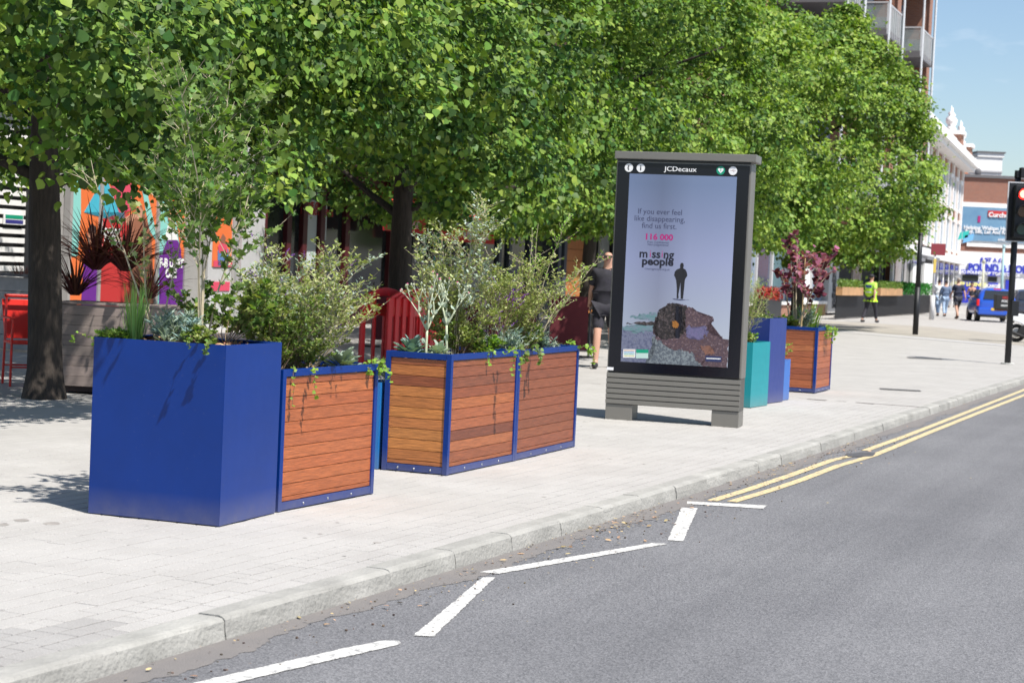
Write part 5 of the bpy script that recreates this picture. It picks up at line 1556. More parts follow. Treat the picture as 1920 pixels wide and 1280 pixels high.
# dark restaurant
dr = FB.new('dark_restaurant', 'black fronted restaurant with slatted screens and grey canopies', 'building')
r0_, r1_ = sB(1568), sB(1750)
MB().box(r0_, r1_, .1, .59, 0, 3.68).build('wall', M_DARKW, dr)
for k in range(12):
    x0 = 1642 + k * 5.2
    fbox('screen_slat', FB, dr, x0, x0 + (2.0 if k % 3 else 2.8), 478 + k * .6, 556, (M_WREND, M_DARK, M_LGREY)[k % 3] if k in (3, 6, 9) else M_DARK, -.15, .09)
fbox('window_panel', FB, dr, 1600, 1616, 486, 536, mat('picture_rust', (.30, .16, .10), .7, col2=(.6, .55, .5), vscale=2), .0, .09)
fbox('window_panel', FB, dr, 1604, 1616, 486, 494, M_RD, -.04, -.005)
for (x0, x1) in ((1664, 1686), (1690, 1712)):
    pass
for (x0, x1) in ((1700, 1716), (1722, 1742)):
    fbox('white_curtain', FB, dr, x0, x1, 494, 575, M_WREND, -.3, -.16)
cn = MB()
for (x0, x1, y0) in ((1632, 1665, 466), (1676, 1724, 478), (1728, 1752, 480)):
    a_, z_ = FB.hit(x0, y0, 1.6); b_, _ = FB.hit(x1, y0, 1.6)
    MB().add([(a_, .0, z_ + .35), (b_, .0, z_ + .35), (b_, -1.9, z_), (a_, -1.9, z_), (a_, .0, z_ + .31), (b_, .0, z_ + .31), (b_, -1.9, z_ - .16), (a_, -1.9, z_ - .16)], [(0, 1, 2, 3), (7, 6, 5, 4), (0, 3, 7, 4), (1, 5, 6, 2), (3, 2, 6, 7), (0, 4, 5, 1)]).build('canopy', mat('canopy_grey', (.20, .20, .21), .7), dr)
# terrace fence with troughs
FO = 1.9
tf = FB.new('terrace_fence', 'black slatted fence of the restaurant terrace with timber troughs of green hedge', 'fence')
f0, _ = FB.hit(1568, 580, FO); f1, _ = FB.hit(1746, 590, FO)
sl_ = MB(); x = f0; 
while x < f1:
    MB().box(x, x + .07, -FO, -FO + .04, .05, .92).build('slat', M_DARK, tf); x += .15
for z in (.08, .5, .9): MB().box(f0, f1, -FO + .041, -FO + .08, z, z + .06).build('rail', M_DARK, tf)
M_TROUGH = mat('trough_wood', (.46, .26, .12), .6, var=.2, vscale=2)
for (x0, x1, lab) in ((1567, 1607, 'first timber trough with low green plants on the terrace fence'), (1640, 1682, 'second timber trough with green hedge on the terrace fence')):
    a_, z_ = FB.hit(x0, 548, FO); b_, _ = FB.hit(x1, 548, FO)
    tr = FB.new('timber_trough', lab, 'planter')
    MB().box(a_, b_, -FO - .25, -FO - .01, .93, 1.25).build('box', M_TROUGH, tr)
    n = 900; P = np.stack([RNG.uniform(a_, b_, n), RNG.uniform(-FO - .25, -FO, n), RNG.uniform(1.22, 1.5, n)], 1)
    leaf_obj('foliage', P, RNG.normal(0, 1, (n, 3)) + [0, 0, .6], RNG.normal(0, .6, (n, 3)) + [0, -.3, .7], np.full(n, .10), 'oval', M_GRN, tr)
a_, _ = FB.hit(1650, 545, .9); b_, _ = FB.hit(1742, 545, .9)
hd = FB.new('hedge', 'bright green clipped hedge along the restaurant terrace', 'hedge')
n = 5000; P = np.stack([RNG.uniform(a_, b_, n), RNG.uniform(-1.2, -.5, n), .75 + RNG.random(n) ** .5 * .75], 1)
leaf_obj('foliage', P, RNG.normal(0, 1, (n, 3)) + [0, 0, .6], RNG.normal(0, .6, (n, 3)) + [.2, -.5, .7], np.full(n, .11), 'oval', leafmat('hedge_leaf', (.035, .19, .03), .4, .2), hd)
MB().box(a_, b_, -1.1, -.6, 0, .8).build('stem', M_STEM, hd)
# red flowers by the glass shop
a_, z_ = FB.hit(1426, 556, .4); b_, _ = FB.hit(1456, 556, .4)
fb_ = FB.new('flower_trough', 'trough of red flowers standing at the glass shop', 'planter')
MB().box(a_, b_, -.6, -.2, 0, .72).build('box', M_DARK, fb_)
n = 700; P = np.stack([RNG.uniform(a_, b_, n), RNG.uniform(-.65, -.15, n), RNG.uniform(.7, 1.1, n)], 1)
leaf_obj('flower', P, RNG.normal(0, 1, (n, 3)), RNG.normal(0, .6, (n, 3)) + [0, -.5, .7], np.full(n, .12), 'oval', M_RED, fb_)

# --- old white building with cornice and turrets
FC = Facade(18.9, 90, .325)
sc_ = lambda Y: (Y - 90) * math.hypot(1, .325)
ob = FC.new('old_white_building', 'ornate white and brick building with cornice and small turrets beyond the apartments', 'building')
e = sc_(130)
MB().box(0, e, .3, 12, 0, 10.0).build('wall', M_BRICK2, ob)
nb_ = 10; x_in = .16
for k in range(nb_ + 1):
    x = e * k / nb_
    MB().box(x - .30, x + .30, x_in, .299, 0, 9.6).build('pilaster', M_WREND, ob)
for k in range(nb_):
    x = e * (k + .5) / nb_
    for z0_ in (3.9, 6.7):
        wn = MB().box(x - .75, x + .75, .22, .299, z0_, z0_ + 1.9).build('window', M_GLASSB, ob)
        MB().box(x - .85, x + .85, .10, .219, z0_ - .14, z0_).build('sill', M_WREND, wn)
        MB().box(x - .9, x + .9, .10, .219, z0_ + 1.9, z0_ + 2.15).build('lintel', M_WREND, wn)
        MB().box(x - .03, x + .03, .14, .219, z0_, z0_ + 1.9).build('glazing_bar', M_WREND, wn)
    MB().box(x - 1.4, x + 1.4, .15, .299, .1, 2.9).build('shop_window', M_GLASS, ob)
MB().box(-.3, e + .3, -.35, .2995, 3.0, 3.5).build('fascia', M_WREND, ob)
MB().box(-.3, e + .3, -.55, .4, 9.61, 9.9).build('cornice', M_WREND, ob); MB().box(-.3, e + .3, -.8, .5, 9.905, 10.35).build('cornice', M_WREND, ob)
MB().box(-.2, e + .2, .0, .45, 10.36, 11.2).build('parapet', M_WREND, ob)
for x, hh in ((1.0, 12.4), (e - 9, 11.5), (e - .5, 11.3)):
    tu = MB().box(x - .8, x + .8, -.3, 1.3, 10.36, hh).build('turret', M_BRICK2 if x > 5 else M_WREND, ob)
    MB().box(x - .95, x + .95, -.45, 1.45, hh + .001, hh + .25).build('turret_cap', M_WREND, tu)
    for q in (-.55, .55):
        fin = MB(); prof_ = [(0.0, .26), (.3, .30), (.45, .16), (.7, .32), (1.1, .34), (1.35, .14), (1.55, .22), (1.75, .04), (2.2, .02)]
        fin.tube([(x + q, .5, hh + .25 + z_ * .75) for z_, _ in prof_], [r_ for _, r_ in prof_], 10)
        fin.build('finial', M_WREND, tu, smooth=True)

# --- parade across the end of the street (faces the camera)
FZ = 140.0
def e_rect(x0, x1, y0, y1, Z):
    a_ = DP(x0, (y0 + y1) / 2, Z).x; b_ = DP(x1, (y0 + y1) / 2, Z).x; return a_, b_, DP((x0 + x1) / 2, y1, Z).z, DP((x0 + x1) / 2, y0, Z).z
def ebox(name, t, x0, x1, y0, y1, mt, d0, d1, Z=FZ):
    a_, b_, zb_, zt_ = e_rect(x0, x1, y0, y1, Z)
    return MB().box(a_, b_, Z + d0, Z + d1, zb_, zt_).build(name, mt, t)
def etext(t, body, size, x, y, mt, d, bold=0.0, Z=FZ, xs=1.0):
    p = DP(x, y, Z); return text(body, size, WALLM(p.x, Z + d, p.z), mt, t, bold, ext=.01, xs=xs)
wb = thing('white_building', 'plain white building with stepped parapet behind the brick billboard wall', 'building', (0, 0, 0))
a_, b_, _, zt = e_rect(1790, 1879, 286, 340, 152)
MB().box(a_ - 4, b_, 152, 165, 0, zt - .35).build('wall', M_WREND, wb)
MB().box(b_ - 2.1, b_ + .1, 151.9, 165, zt - .349, zt).build('parapet', M_WREND, wb)
MB().box(b_ - 2.2, b_ + .2, 151.8, 165.1, zt + .001, zt + .12).build('coping', M_SLAB, wb); MB().box(a_ - 4, b_ - 2.21, 151.85, 165, zt - .348, zt - .22).build('coping', M_SLAB, wb)
MB().box(a_ - 4, b_ + .02, 151.9, 151.99, zt - 1.6, zt - 1.45).build('string_course', M_LGREY, wb)
p = DP(1832, 323, 152); MB().ell((p.x, 151.7, p.z), (.28, .15, .34), 12, 8).build('satellite_dish', M_SLAB, wb, smooth=True)
es = thing('discount_shop', 'brick building with a large blue billboard above a blue and white discount shop', 'building', (0, 0, 0))
a_, b_, _, zt = e_rect(1800, 2080, 338, 360, FZ)
MB().box(a_, b_, FZ, FZ + 10, 0, zt).build('wall', M_BRICK, es)
MB().box(a_ - .1, b_, FZ - .15, FZ + 10.1, zt + .001, zt + .22).build('coping', M_SLAB, es)
ebox('roof_box', es, 1871, 1930, 331, 337, M_SLAB, 1, 4)
ebox('chimney', es, 1803, 1822, 325, 337, M_BRICK2, .5, 2); ebox('chimney_pot', es, 1814, 1820, 306, 325, mat('terracotta', (.5, .2, .1), .7), .8, 1.4)
ebox('white_band', es, 1800, 1960, 382, 390.5, M_WREND, -.12, -.001); ebox('white_band', es, 1812, 1960, 454, 465, M_WREND, -.12, -.001)
bb = ebox('billboard', es, 1800, 1960, 391, 454, mat('billboard_blue', (.10, .22, .36), .6, col2=(.18, .33, .46), vscale=.35), -.2, -.05)
q = ebox('billboard_badge', es, 1851, 1905, 396, 408, M_RD, -.26, -.205); etext(es, 'Curchods', .50, 1876, 404, M_WPRINT, -.28, .015)
etext(es, 'Helping Walton Homeowners', .42, 1868, 429, M_WPRINT, -.25, .012); etext(es, 'Buy, Sell, Let And Rent Homes', .38, 1866, 436, M_WPRINT, -.25, .01)
etext(es, '01932 247777', .26, 1888, 451, M_WPRINT, -.25, .008)
ebox('billboard_logo', es, 1832, 1837, 405, 417, M_PINK, -.24, -.205)
ebox('shop_wall', es, 1786, 1960, 474, 600, M_WREND, -.3, -.15)
M_SHB = mat('shop_blue', (.025, .035, .42), .5, var=.1)
sgn = ebox('shop_sign', es, 1812, 1935, 496, 512, mat('sign_pale', (.62, .66, .78), .6), -.45, -.31)
etext(es, 'POUND & MORE', .82, 1872, 504, M_SHB, -.48, .035, xs=.80)
etext(es, 'JUST A £1', .42, 1858, 488, M_SHB, -.36, .02)
ebox('fascia', es, 1799, 1834, 506, 514, M_SHB, -.55, -.46); ebox('fascia', es, 1848, 1900, 508, 518, M_SHB, -.55, -.49)
etext(es, 'NO POUND', .32, 1817, 510.5, M_WPRINT, -.56, .012); etext(es, 'TOP TO TOE', .32, 1862, 513, M_WPRINT, -.56, .012); etext(es, 'OFF LICENCE', .32, 1885, 515, M_WPRINT, -.56, .012)
ebox('shop_window', es, 1802, 1832, 515, 527, M_GLASS, -.4, -.31); ebox('shop_window', es, 1850, 1867, 519, 528, M_GLASS, -.4, -.31)
pn = ebox('shop_panel', es, 1802, 1834, 528, 568, M_SHB, -.42, -.31); ebox('shop_panel', es, 1850, 1868, 530, 568, M_SHB, -.42, -.31); ebox('shop_panel', es, 1882, 1900, 525, 570, M_SHB, -.42, -.31)
etext(es, 'OFF LICENCE', .38, 1818, 533, mat('print_yellow', (.75, .7, .25), .6), -.44, .02); etext(es, 'CARDS', .30, 1859, 536, M_WPRINT, -.44, .012); etext(es, 'GIFTS', .30, 1859, 541, M_WPRINT, -.44, .012)
far = thing('brick_house', 'plain brick building closing the street far right behind the traffic light', 'building', (0, 0, 0))
MB().box(45, 75, 150, 160, 0, 8).build('wall', M_BRICK2, far)
for k in range(8): MB().box(46 + k * 3.5, 47.6 + k * 3.5, 149.9, 149.99, 4.5, 6.4).build('window', M_GLASSB, far)
# small flags
for (x, y, mt, lab) in ((1806, 443, M_TEALP, 'teal flag hanging from the white building near the billboard'), (1815, 449, mat('print_sky', (.15, .4, .7), .6), 'blue flag hanging beside the teal one')):
    p = DP(x, y, 118); t = thing('flag', lab, 'flag', p)
    MB().prism([(-.35, -.25), (.3, -.05), (.38, .38), (-.2, .25)], 0, .012, Matrix.Rotation(PI / 2, 4, 'X')).build('cloth', mt, t); MB().tube([(-.4, 0, -.3), (-.4, 0, .5)], .02, 6).build('pole', M_LGREY, t)

# ------------------------------------------------------------------ poles and signals
M_BLKP = mat('black_pole_paint', (.012, .013, .016), .5, spec=.4)
p = G(1889, 682)
ts = thing('traffic_light', 'traffic light showing red on a black pole at the right edge', 'traffic light', (p.x, p.y, 0), 0)
MB().tube([(0, 0, 0), (0, 0, 3.66)], [.062, .062], 14).build('pole', M_BLKP, ts, smooth=True)
MB().tube([(0, 0, 0), (0, 0, .02)], [.13, .13], 14).build('base_plate', mat('pale_mortar', (.55, .55, .52), .8), ts)
hc = .045
MB().box(-.235 + hc, .235 + hc, -.10, -.085, 2.42, 3.55).build('backing_board', M_BLKP, ts, bevel=.006)
wbm = MB(); 
for q in ((-.255, -.2351), (.2351, .255)): wbm.box(q[0] + hc, q[1] + hc, -.102, -.083, 2.40, 3.57)
for q in ((2.40, 2.4199), (3.5501, 3.57)): wbm.box(-.235 + hc, .235 + hc, -.102, -.083, q[0], q[1])
wbm.build('board_edge', mat('board_edge_white', (.55, .56, .58), .5), ts)
MB().box(-.15 + hc, .15 + hc, -.30, -.1005, 2.48, 3.50).build('signal_head', M_BLKP, ts, bevel=.012)
for i, (mt) in enumerate((mat('lamp_red', (.6, .02, .01), .3, emis=(1.0, .015, .01), estr=2.5), mat('lamp_amber', (.09, .035, .012), .25), mat('lamp_green', (.015, .05, .045), .2))):
    z = 3.33 - i * .345
    ln = MB().tube([(hc, -.301, z), (hc, -.325, z)], [.105, .10], 20).build('lens', mt, ts, smooth=False)
    if i == 0: MB().tube([(hc, -.3255, z), (hc, -.33, z)], [.078, .074], 20).build('lit_core', mat('lamp_core', (1, .6, .4), .3, emis=(1, .42, .28), estr=1.6), ln)
    hv = MB(); vs = []; n = 13
    for k in range(n):
        a_ = math.radians(-20 + 220 * k / (n - 1))
        for (yy, rr) in ((-.30, .122), (-.50 + .09 * (1 - math.sin(max(0, min(PI, a_)))), .120), (-.50 + .09 * (1 - math.sin(max(0, min(PI, a_)))), .126), (-.30, .130)):
            vs.append((hc + rr * math.cos(a_), yy, z + rr * math.sin(a_)))
    fs = [(4 * k + j, 4 * k + (j + 1) % 4, 4 * k + 4 + (j + 1) % 4, 4 * k + 4 + j) for k in range(n - 1) for j in range(4)] + [(0, 1, 2, 3), tuple(4 * (n - 1) + j for j in (3, 2, 1, 0))]
    hv.add(vs, fs).build('hood', M_BLKP, ts)
MB().tube([(0, 0, 3.661), (0, 0, 3.80)], [.075, .07], 12).build('cap', M_BLKP, ts)
MB().box(.02, .30, -.12, .05, 3.66, 3.86).build('detector', M_BLKP, ts, bevel=.02); MB().box(.12, .2, -.13, -.1205, 3.74, 3.82).build('detector_lens', mat('amber_plate', (.5, .28, .03), .4), ts)
MB().box(-.02, .12, -.16, -.065, .95, 1.25).build('push_button_box', M_BLKP, ts, bevel=.01)

p = G(1716, 627)
lp = thing('black_post', 'slim black post reaching up into the crown of the farthest lime tree', 'post', (p.x, p.y, 0))
MB().tube([(0, 0, 0), (0, 0, 1.4)], [.085, .085], 12).build('base_sleeve', M_BLKP, lp, smooth=True)
MB().tube([(0, 0, 1.4), (0, 0, 2.95)], [.075, .072], 12).build('pole', M_BLKP, lp, smooth=True)
MB().tube([(0, 0, 2.951), (0, 0, 3.0)], [.085, .06], 12).build('cap', M_BLKP, lp)
p = G(1746.5, 599)
sp_ = thing('sign_post', 'grey post with a thick sleeve and a small maroon sign on top beside the terrace', 'sign', (p.x, p.y, 0))
MB().tube([(0, 0, 0), (0, 0, 1.05)], [.11, .11], 12).build('sleeve', M_LGREY, sp_, smooth=True)
MB().tube([(0, 0, 1.05), (0, 0, 3.05)], [.05, .05], 10).build('pole', M_LGREY, sp_, smooth=True)
MB().box(-.06, .06, -.07, -.055, 2.0, 2.6).build('yellow_plate', mat('sign_yellow', (.6, .45, .1), .5), sp_)
MB().box(-.2, .42, -.075, -.055, 2.75, 3.25).build('sign_plate', mat('sign_maroon', (.22, .03, .04), .5), sp_, bevel=.01)
for (x, y, Z, hpx, lab, mt) in ((1841, 560, 112, 490, 'pale thin street post in front of the discount shop, left of the blue car', mat('post_cream', (.45, .45, .36), .6)), (1877, 560, 115, 462, 'pale teal street post rising behind the blue car', mat('post_teal', (.30, .45, .48), .6))):
    p = DP(x, y, Z); t = thing('street_post', lab, 'post', (p.x, Z, 0)); zt = DP(x, hpx, Z).z
    MB().tube([(0, 0, 0), (0, 0, zt)], [.11, .07], 10).build('pole', mt, t, smooth=True); MB().ell((0, 0, zt), (.12, .12, .14), 8, 6).build('finial', mt, t)

# ------------------------------------------------------------------ people
def skin_body(name, joints, edges, mt, parent, levels=1):
    """one continuous surface grown round the joints; joints: name -> (position, radius x, radius y)"""
    ks = list(joints); ix = {k: i for i, k in enumerate(ks)}
    me = bpy.data.meshes.new(name); me.from_pydata([joints[k][0] for k in ks], [(ix[a], ix[b]) for a, b in edges], []); me.update()
    o = bpy.data.objects.new('tmp', me); COL.objects.link(o)
    md = o.modifiers.new('s', 'SKIN'); md.use_smooth_shade = True; md.branch_smoothing = .2
    for i, k in enumerate(ks):
        sv = me.skin_vertices[0].data[i]; sv.radius = (joints[k][1], joints[k][2]); sv.use_root = (i == 0)
    sb = o.modifiers.new('u', 'SUBSURF'); sb.levels = levels; sb.render_levels = levels
    dg = bpy.context.evaluated_depsgraph_get(); m2 = bpy.data.meshes.new_from_object(o.evaluated_get(dg))
    bpy.data.objects.remove(o); m2.name = name; m2.materials.clear(); m2.materials.append(mt)
    r = bpy.data.objects.new(name, m2); COL.objects.link(r); r.parent = parent
    return r


M_SKIN = mat('skin', (.48, .27, .19), .55, var=.06); M_HAIRD = mat('hair_dark', (.02, .014, .012), .6, var=.3, vscale=20); M_SHOE = mat('shoe_dark', (.02, .02, .022), .6); M_SHOEW = mat('shoe_white', (.6, .6, .6), .6)


def person(label, pos, rz, H, top, bottom, shorts=True, sleeve=True, step=.25, arm=.3, woman=False, hair='short', hat=None, glasses=False, vest=None, shoe=None, bag=None, skin=None, elbow=.5, fat=1.0):
    k = H / 1.75; t = thing('person', label, 'person', pos, rz); sk = skin or M_SKIN
    J = {}
    def V(x, y, z): return Vector((x * k, y * k, z * k))
    sw = .175 if not woman else .155; hw = .095
    J['pelvis'] = (V(0, 0, .96), .155 * k * fat, .11 * k * fat); J['waist'] = (V(0, .005, 1.10), .135 * k * fat, .10 * k * fat); J['chest'] = (V(0, .0, 1.30), .155 * k * fat, .11 * k * fat); J['upchest'] = (V(0, -.01, 1.42), .12 * k, .085 * k)
    J['neck'] = (V(0, .0, 1.50), .055 * k, .055 * k); J['chin'] = (V(0, .03, 1.565), .062 * k, .07 * k); J['face'] = (V(0, .02, 1.64), .073 * k, .09 * k); J['crown'] = (V(0, .005, 1.71), .06 * k, .075 * k)
    E = [('pelvis', 'waist'), ('waist', 'chest'), ('chest', 'upchest'), ('upchest', 'neck'), ('neck', 'chin'), ('chin', 'face'), ('face', 'crown')]
    hands = {}
    for s_, n_ in ((-1, 'l'), (1, 'r')):
        ph = step * s_
        kn = V(s_ * .10, ph * .75 + .05, .50); hp_ = V(s_ * hw, 0, .90)
        back = ph < 0
        an_ = V(s_ * .105, ph * 1.45 - (.06 if back else 0), .09 + (.07 if back and step > .2 else 0))
        J[n_ + 'hip'] = (hp_, .098 * k * fat, .10 * k * fat); J[n_ + 'thigh'] = (hp_.lerp(kn, .45), .082 * k, .085 * k); J[n_ + 'knee'] = (kn, .056 * k, .06 * k)
        J[n_ + 'calf'] = (kn.lerp(an_, .35), .054 * k, .06 * k); J[n_ + 'ankle'] = (an_, .036 * k, .04 * k)
        J[n_ + 'foot'] = (Vector((an_.x, an_.y + .06 * k, .045 * k)), .04 * k, .04 * k); J[n_ + 'toe'] = (Vector((an_.x + s_ * .01, an_.y + .16 * k, .03 * k)), .035 * k, .025 * k)
        E += [('pelvis', n_ + 'hip'), (n_ + 'hip', n_ + 'thigh'), (n_ + 'thigh', n_ + 'knee'), (n_ + 'knee', n_ + 'calf'), (n_ + 'calf', n_ + 'ankle'), (n_ + 'ankle', n_ + 'foot'), (n_ + 'foot', n_ + 'toe')]
        sh_ = V(s_ * sw, -.01, 1.41); aph = -arm * s_
        el = V(s_ * (sw + .06), aph * .45 - .03, 1.14); wr = V(s_ * (sw + .075), aph * 1.0 + .10 * elbow, .91 + .1 * elbow)
        J[n_ + 'shoulder'] = (sh_, .062 * k, .062 * k); J[n_ + 'elbow'] = (el, .042 * k, .042 * k); J[n_ + 'fore'] = (el.lerp(wr, .3), .042 * k, .042 * k); J[n_ + 'wrist'] = (wr, .027 * k, .03 * k)
        dd = (wr - el).normalized(); palm = wr + dd * .06 * k; J[n_ + 'palm'] = (palm, .02 * k, .038 * k)
        E += [('upchest', n_ + 'shoulder'), (n_ + 'shoulder', n_ + 'elbow'), (n_ + 'elbow', n_ + 'fore'), (n_ + 'fore', n_ + 'wrist'), (n_ + 'wrist', n_ + 'palm')]
        hands[n_] = (s_, palm, dd)
    body = skin_body('body', J, E, sk, t, 2)
    # fingers and thumbs, rooted in the palm
    fm = []
    for n_, (s_, palm, dd) in hands.items():
        fwd = Vector((0, 1, 0)); fwd = (fwd - dd * fwd.dot(dd)).normalized(); inw = Vector((-s_, 0, 0))
        for q, (o_, ln) in enumerate(((-.027, .062), (-.009, .076), (.009, .08), (.027, .07))):
            a = palm + fwd * o_ * k + dd * .015 * k; b = a + dd * ln * .5 * k + inw * .008 * k; c = b + dd * ln * .4 * k + inw * .028 * k; d = c + dd * ln * .12 * k + inw * .022 * k
            fm.append(([a, b, c, d], [.0088 * k, .008 * k, .0072 * k, .005 * k]))
        a = palm - dd * .035 * k + fwd * .022 * k; b = a + (fwd * .6 + dd * .6 + inw * .2).normalized() * .04 * k; c = b + (dd + inw * .3).normalized() * .028 * k
        fm.append(([a, b, c], [.012 * k, .0095 * k, .007 * k]))
    # joined into the body mesh so that the figure stays one surface
    bm = bmesh.new(); bm.from_mesh(body.data); tmp = MB()
    for pts, rr in fm: tmp.tube(pts, rr, 6)
    # nose, ears
    tmp.prism([(-.012 * k, 0), (.012 * k, 0), (.004 * k, .045 * k), (-.004 * k, .045 * k)], 0, .022 * k, Matrix.Translation((0, .105 * k, 1.605 * k)) @ Matrix.Rotation(PI / 2, 4, 'X') @ Matrix.Rotation(PI, 4, 'Y'))
    for q in (-1, 1): tmp.ell((q * .078 * k, .0, 1.625 * k), (.012 * k, .02 * k, .032 * k), 8, 6)
    me2 = bpy.data.meshes.new('x'); me2.from_pydata(tmp.v, [], tmp.f); bm.from_mesh(me2); bm.to_mesh(body.data); bm.free()
    body.data.polygons.foreach_set('use_smooth', [True] * len(body.data.polygons))
    for q in (-1, 1):
        MB().ell((q * .03 * k, .1 * k, 1.645 * k), (.012 * k, .006 * k, .006 * k), 8, 5).build('eye', M_HAIRD, t)
    MB().box(-.022 * k, .022 * k, .094 * k, .106 * k, 1.578 * k, 1.586 * k).build('mouth', mat('lips', (.30, .10, .09), .5), t)
    if glasses: MB().box(-.065 * k, .065 * k, .085 * k, .118 * k, 1.63 * k, 1.662 * k).build('sunglasses', M_DARK, t, bevel=.006)
    if hair == 'short':
        MB().ell((0, -.012 * k, 1.69 * k), (.083 * k, .105 * k, .075 * k), 14, 8).build('hair', M_HAIRD, t, smooth=True)
    if hair == 'grey':
        MB().ell((0, -.015 * k, 1.685 * k), (.082 * k, .10 * k, .07 * k), 14, 8).build('hair', mat('hair_grey', (.3, .26, .22), .7), t, smooth=True)
    if hair == 'long':
        mbh = MB(); mbh.ell((0, -.015 * k, 1.68 * k), (.09 * k, .11 * k, .085 * k), 14, 8); mbh.build('hair', M_HAIRD, t, smooth=True)
        MB().tube([(0, -.06 * k, 1.68 * k), (0, -.1 * k, 1.5 * k), (.02, -.12 * k, 1.33 * k)], [.085 * k, .075 * k, .04 * k], 10).build('hair', M_HAIRD, t, smooth=True)
    if hat:
        mh = MB().ell((0, 0, 1.70 * k), (.095 * k, .115 * k, .07 * k), 14, 8); mh.box(-.07 * k, .07 * k, .08 * k, .19 * k, 1.675 * k, 1.69 * k); mh.build('cap', hat, t, smooth=True)
    g_ = 1.0
    def grown(keys, amt): return {q: (J[q][0], J[q][1] * 1.0 + amt, J[q][2] * 1.0 + amt) for q in keys}
    Jt = grown(['pelvis', 'waist', 'chest', 'upchest', 'lshoulder', 'rshoulder'], .016)
    for q in ('pelvis', 'waist', 'chest'): Jt[q] = (Jt[q][0], Jt[q][1] + (.022 if shorts != 'mini' else 0), Jt[q][2] + (.022 if shorts != 'mini' else 0))
    Jt['upchest'] = (Jt['upchest'][0], Jt['upchest'][1] + .03, Jt['upchest'][2] + .02); Jt['yoke'] = (V(0, -.01, 1.475), .085 * k, .075 * k)
    for n_ in 'lr': Jt[n_ + 'shoulder'] = (Jt[n_ + 'shoulder'][0] + Vector((0, 0, .008)), .088 * k, .084 * k)
    Et = [('upchest', 'yoke'), ('pelvis', 'waist'), ('waist', 'chest'), ('chest', 'upchest'), ('upchest', 'lshoulder'), ('upchest', 'rshoulder')]
    if shorts != 'mini':
        Jt['hemline'] = (V(0, 0, .90), .135 * k * fat, .105 * k * fat); Et.append(('pelvis', 'hemline'))
    if sleeve:
        for n_ in 'lr':
            Jt[n_ + 'sl'] = (J[n_ + 'shoulder'][0].lerp(J[n_ + 'elbow'][0], .80 if sleeve != 'long' else 1), .078 * k, .078 * k); Et.append((n_ + 'shoulder', n_ + 'sl'))
            if sleeve == 'long': Jt[n_ + 'cf'] = (J[n_ + 'wrist'][0], .045 * k, .045 * k); Et.append((n_ + 'sl', n_ + 'cf'))
    skin_body('shirt', Jt, Et, top, t, 2)
    if vest:
        Jv = {q: (Jt[q][0], Jt[q][1] + .012, Jt[q][2] + .012) for q in Jt if q[1:] not in ('sl', 'cf')}; skin_body('vest', Jv, [e_ for e_ in Et if e_[0] in Jv and e_[1] in Jv], vest, t, 2)
        bd = MB(); n = 20
        for z in (1.08,):
            ring = [(.225 * k * math.cos(2 * PI * q / n), .19 * k * math.sin(2 * PI * q / n)) for q in range(n)]
            bd.prism(ring, z * k, (z + .05) * k)
        bd.build('reflective_band', mat('silver_band', (.55, .58, .55), .4), t)
        MB().box(-.12 * k, .12 * k, -.195 * k, -.17 * k, 1.27 * k, 1.36 * k).build('back_patch', mat('vest_blue', (.03, .07, .3), .6), t)
    Jb = grown(['pelvis', 'lhip', 'rhip', 'lthigh', 'rthigh'], .018); Eb = [('pelvis', 'lhip'), ('pelvis', 'rhip'), ('lhip', 'lthigh'), ('rhip', 'rthigh')]
    for n_ in 'lr':
        kn = J[n_ + 'knee'][0]
        if shorts == 'mini':
            Jb[n_ + 'thigh'] = (J[n_ + 'hip'][0].lerp(kn, .25), .1 * k, .1 * k)
        elif shorts:
            Jb[n_ + 'hem'] = (J[n_ + 'hip'][0].lerp(kn, .88),   .078 * k, .082 * k); Eb.append((n_ + 'thigh', n_ + 'hem'))
        else:
            Jb[n_ + 'kn2'] = (kn, .072 * k, .076 * k); Jb[n_ + 'hem'] = (kn.lerp(J[n_ + 'ankle'][0], .93), .058 * k, .064 * k); Eb += [(n_ + 'thigh', n_ + 'kn2'), (n_ + 'kn2', n_ + 'hem')]
    skin_body('shorts' if shorts else 'trousers', Jb, Eb, bottom, t, 2)
    for n_ in 'lr':
        a = J[n_ + 'ankle'][0]; ms = MB(); ms.ell((a.x, a.y + .06 * k, a.z * .0 + .045 * k + (a.z - .09 * k) * .8), (.05 * k, .145 * k, .05 * k), 12, 8)
        ms.build('shoe', shoe or M_SHOE, t, smooth=True)
    if bag: MB().box(-.02 * k, .17 * k, .10 * k, .19 * k, .98 * k, 1.09 * k).build('belt_bag', bag, t, bevel=.015)
    return t


M_BLK = mat('cloth_black', (.014, .014, .018), .85, col2=(.03, .028, .04), vscale=14); M_NVY = mat('cloth_navy', (.025, .03, .06), .85); M_CHAR = mat('cloth_charcoal', (.05, .05, .06), .85)
M_WHT = mat('cloth_white', (.72, .74, .76), .85); M_DEN = mat('cloth_denim', (.12, .17, .27), .85, var=.2, vscale=12); M_DENL = mat('cloth_pale_denim', (.30, .40, .55), .85, var=.2, vscale=12)
M_PAT = mat('cloth_pale_pattern', (.52, .58, .62), .85, col2=(.25, .32, .42), vscale=16); M_MAR = mat('cloth_maroon', (.13, .012, .03), .85); M_HIV = mat('hi_vis_yellow', (.48, .80, .03), .7, emis=None)
person('man in black polo shirt, black shorts and sunglasses, half hidden behind the screen', G(1131, 689), PI - .12, 1.80, M_BLK, M_BLK, step=.16, arm=.12, hair='none', glasses=True, fat=1.12, elbow=.3)
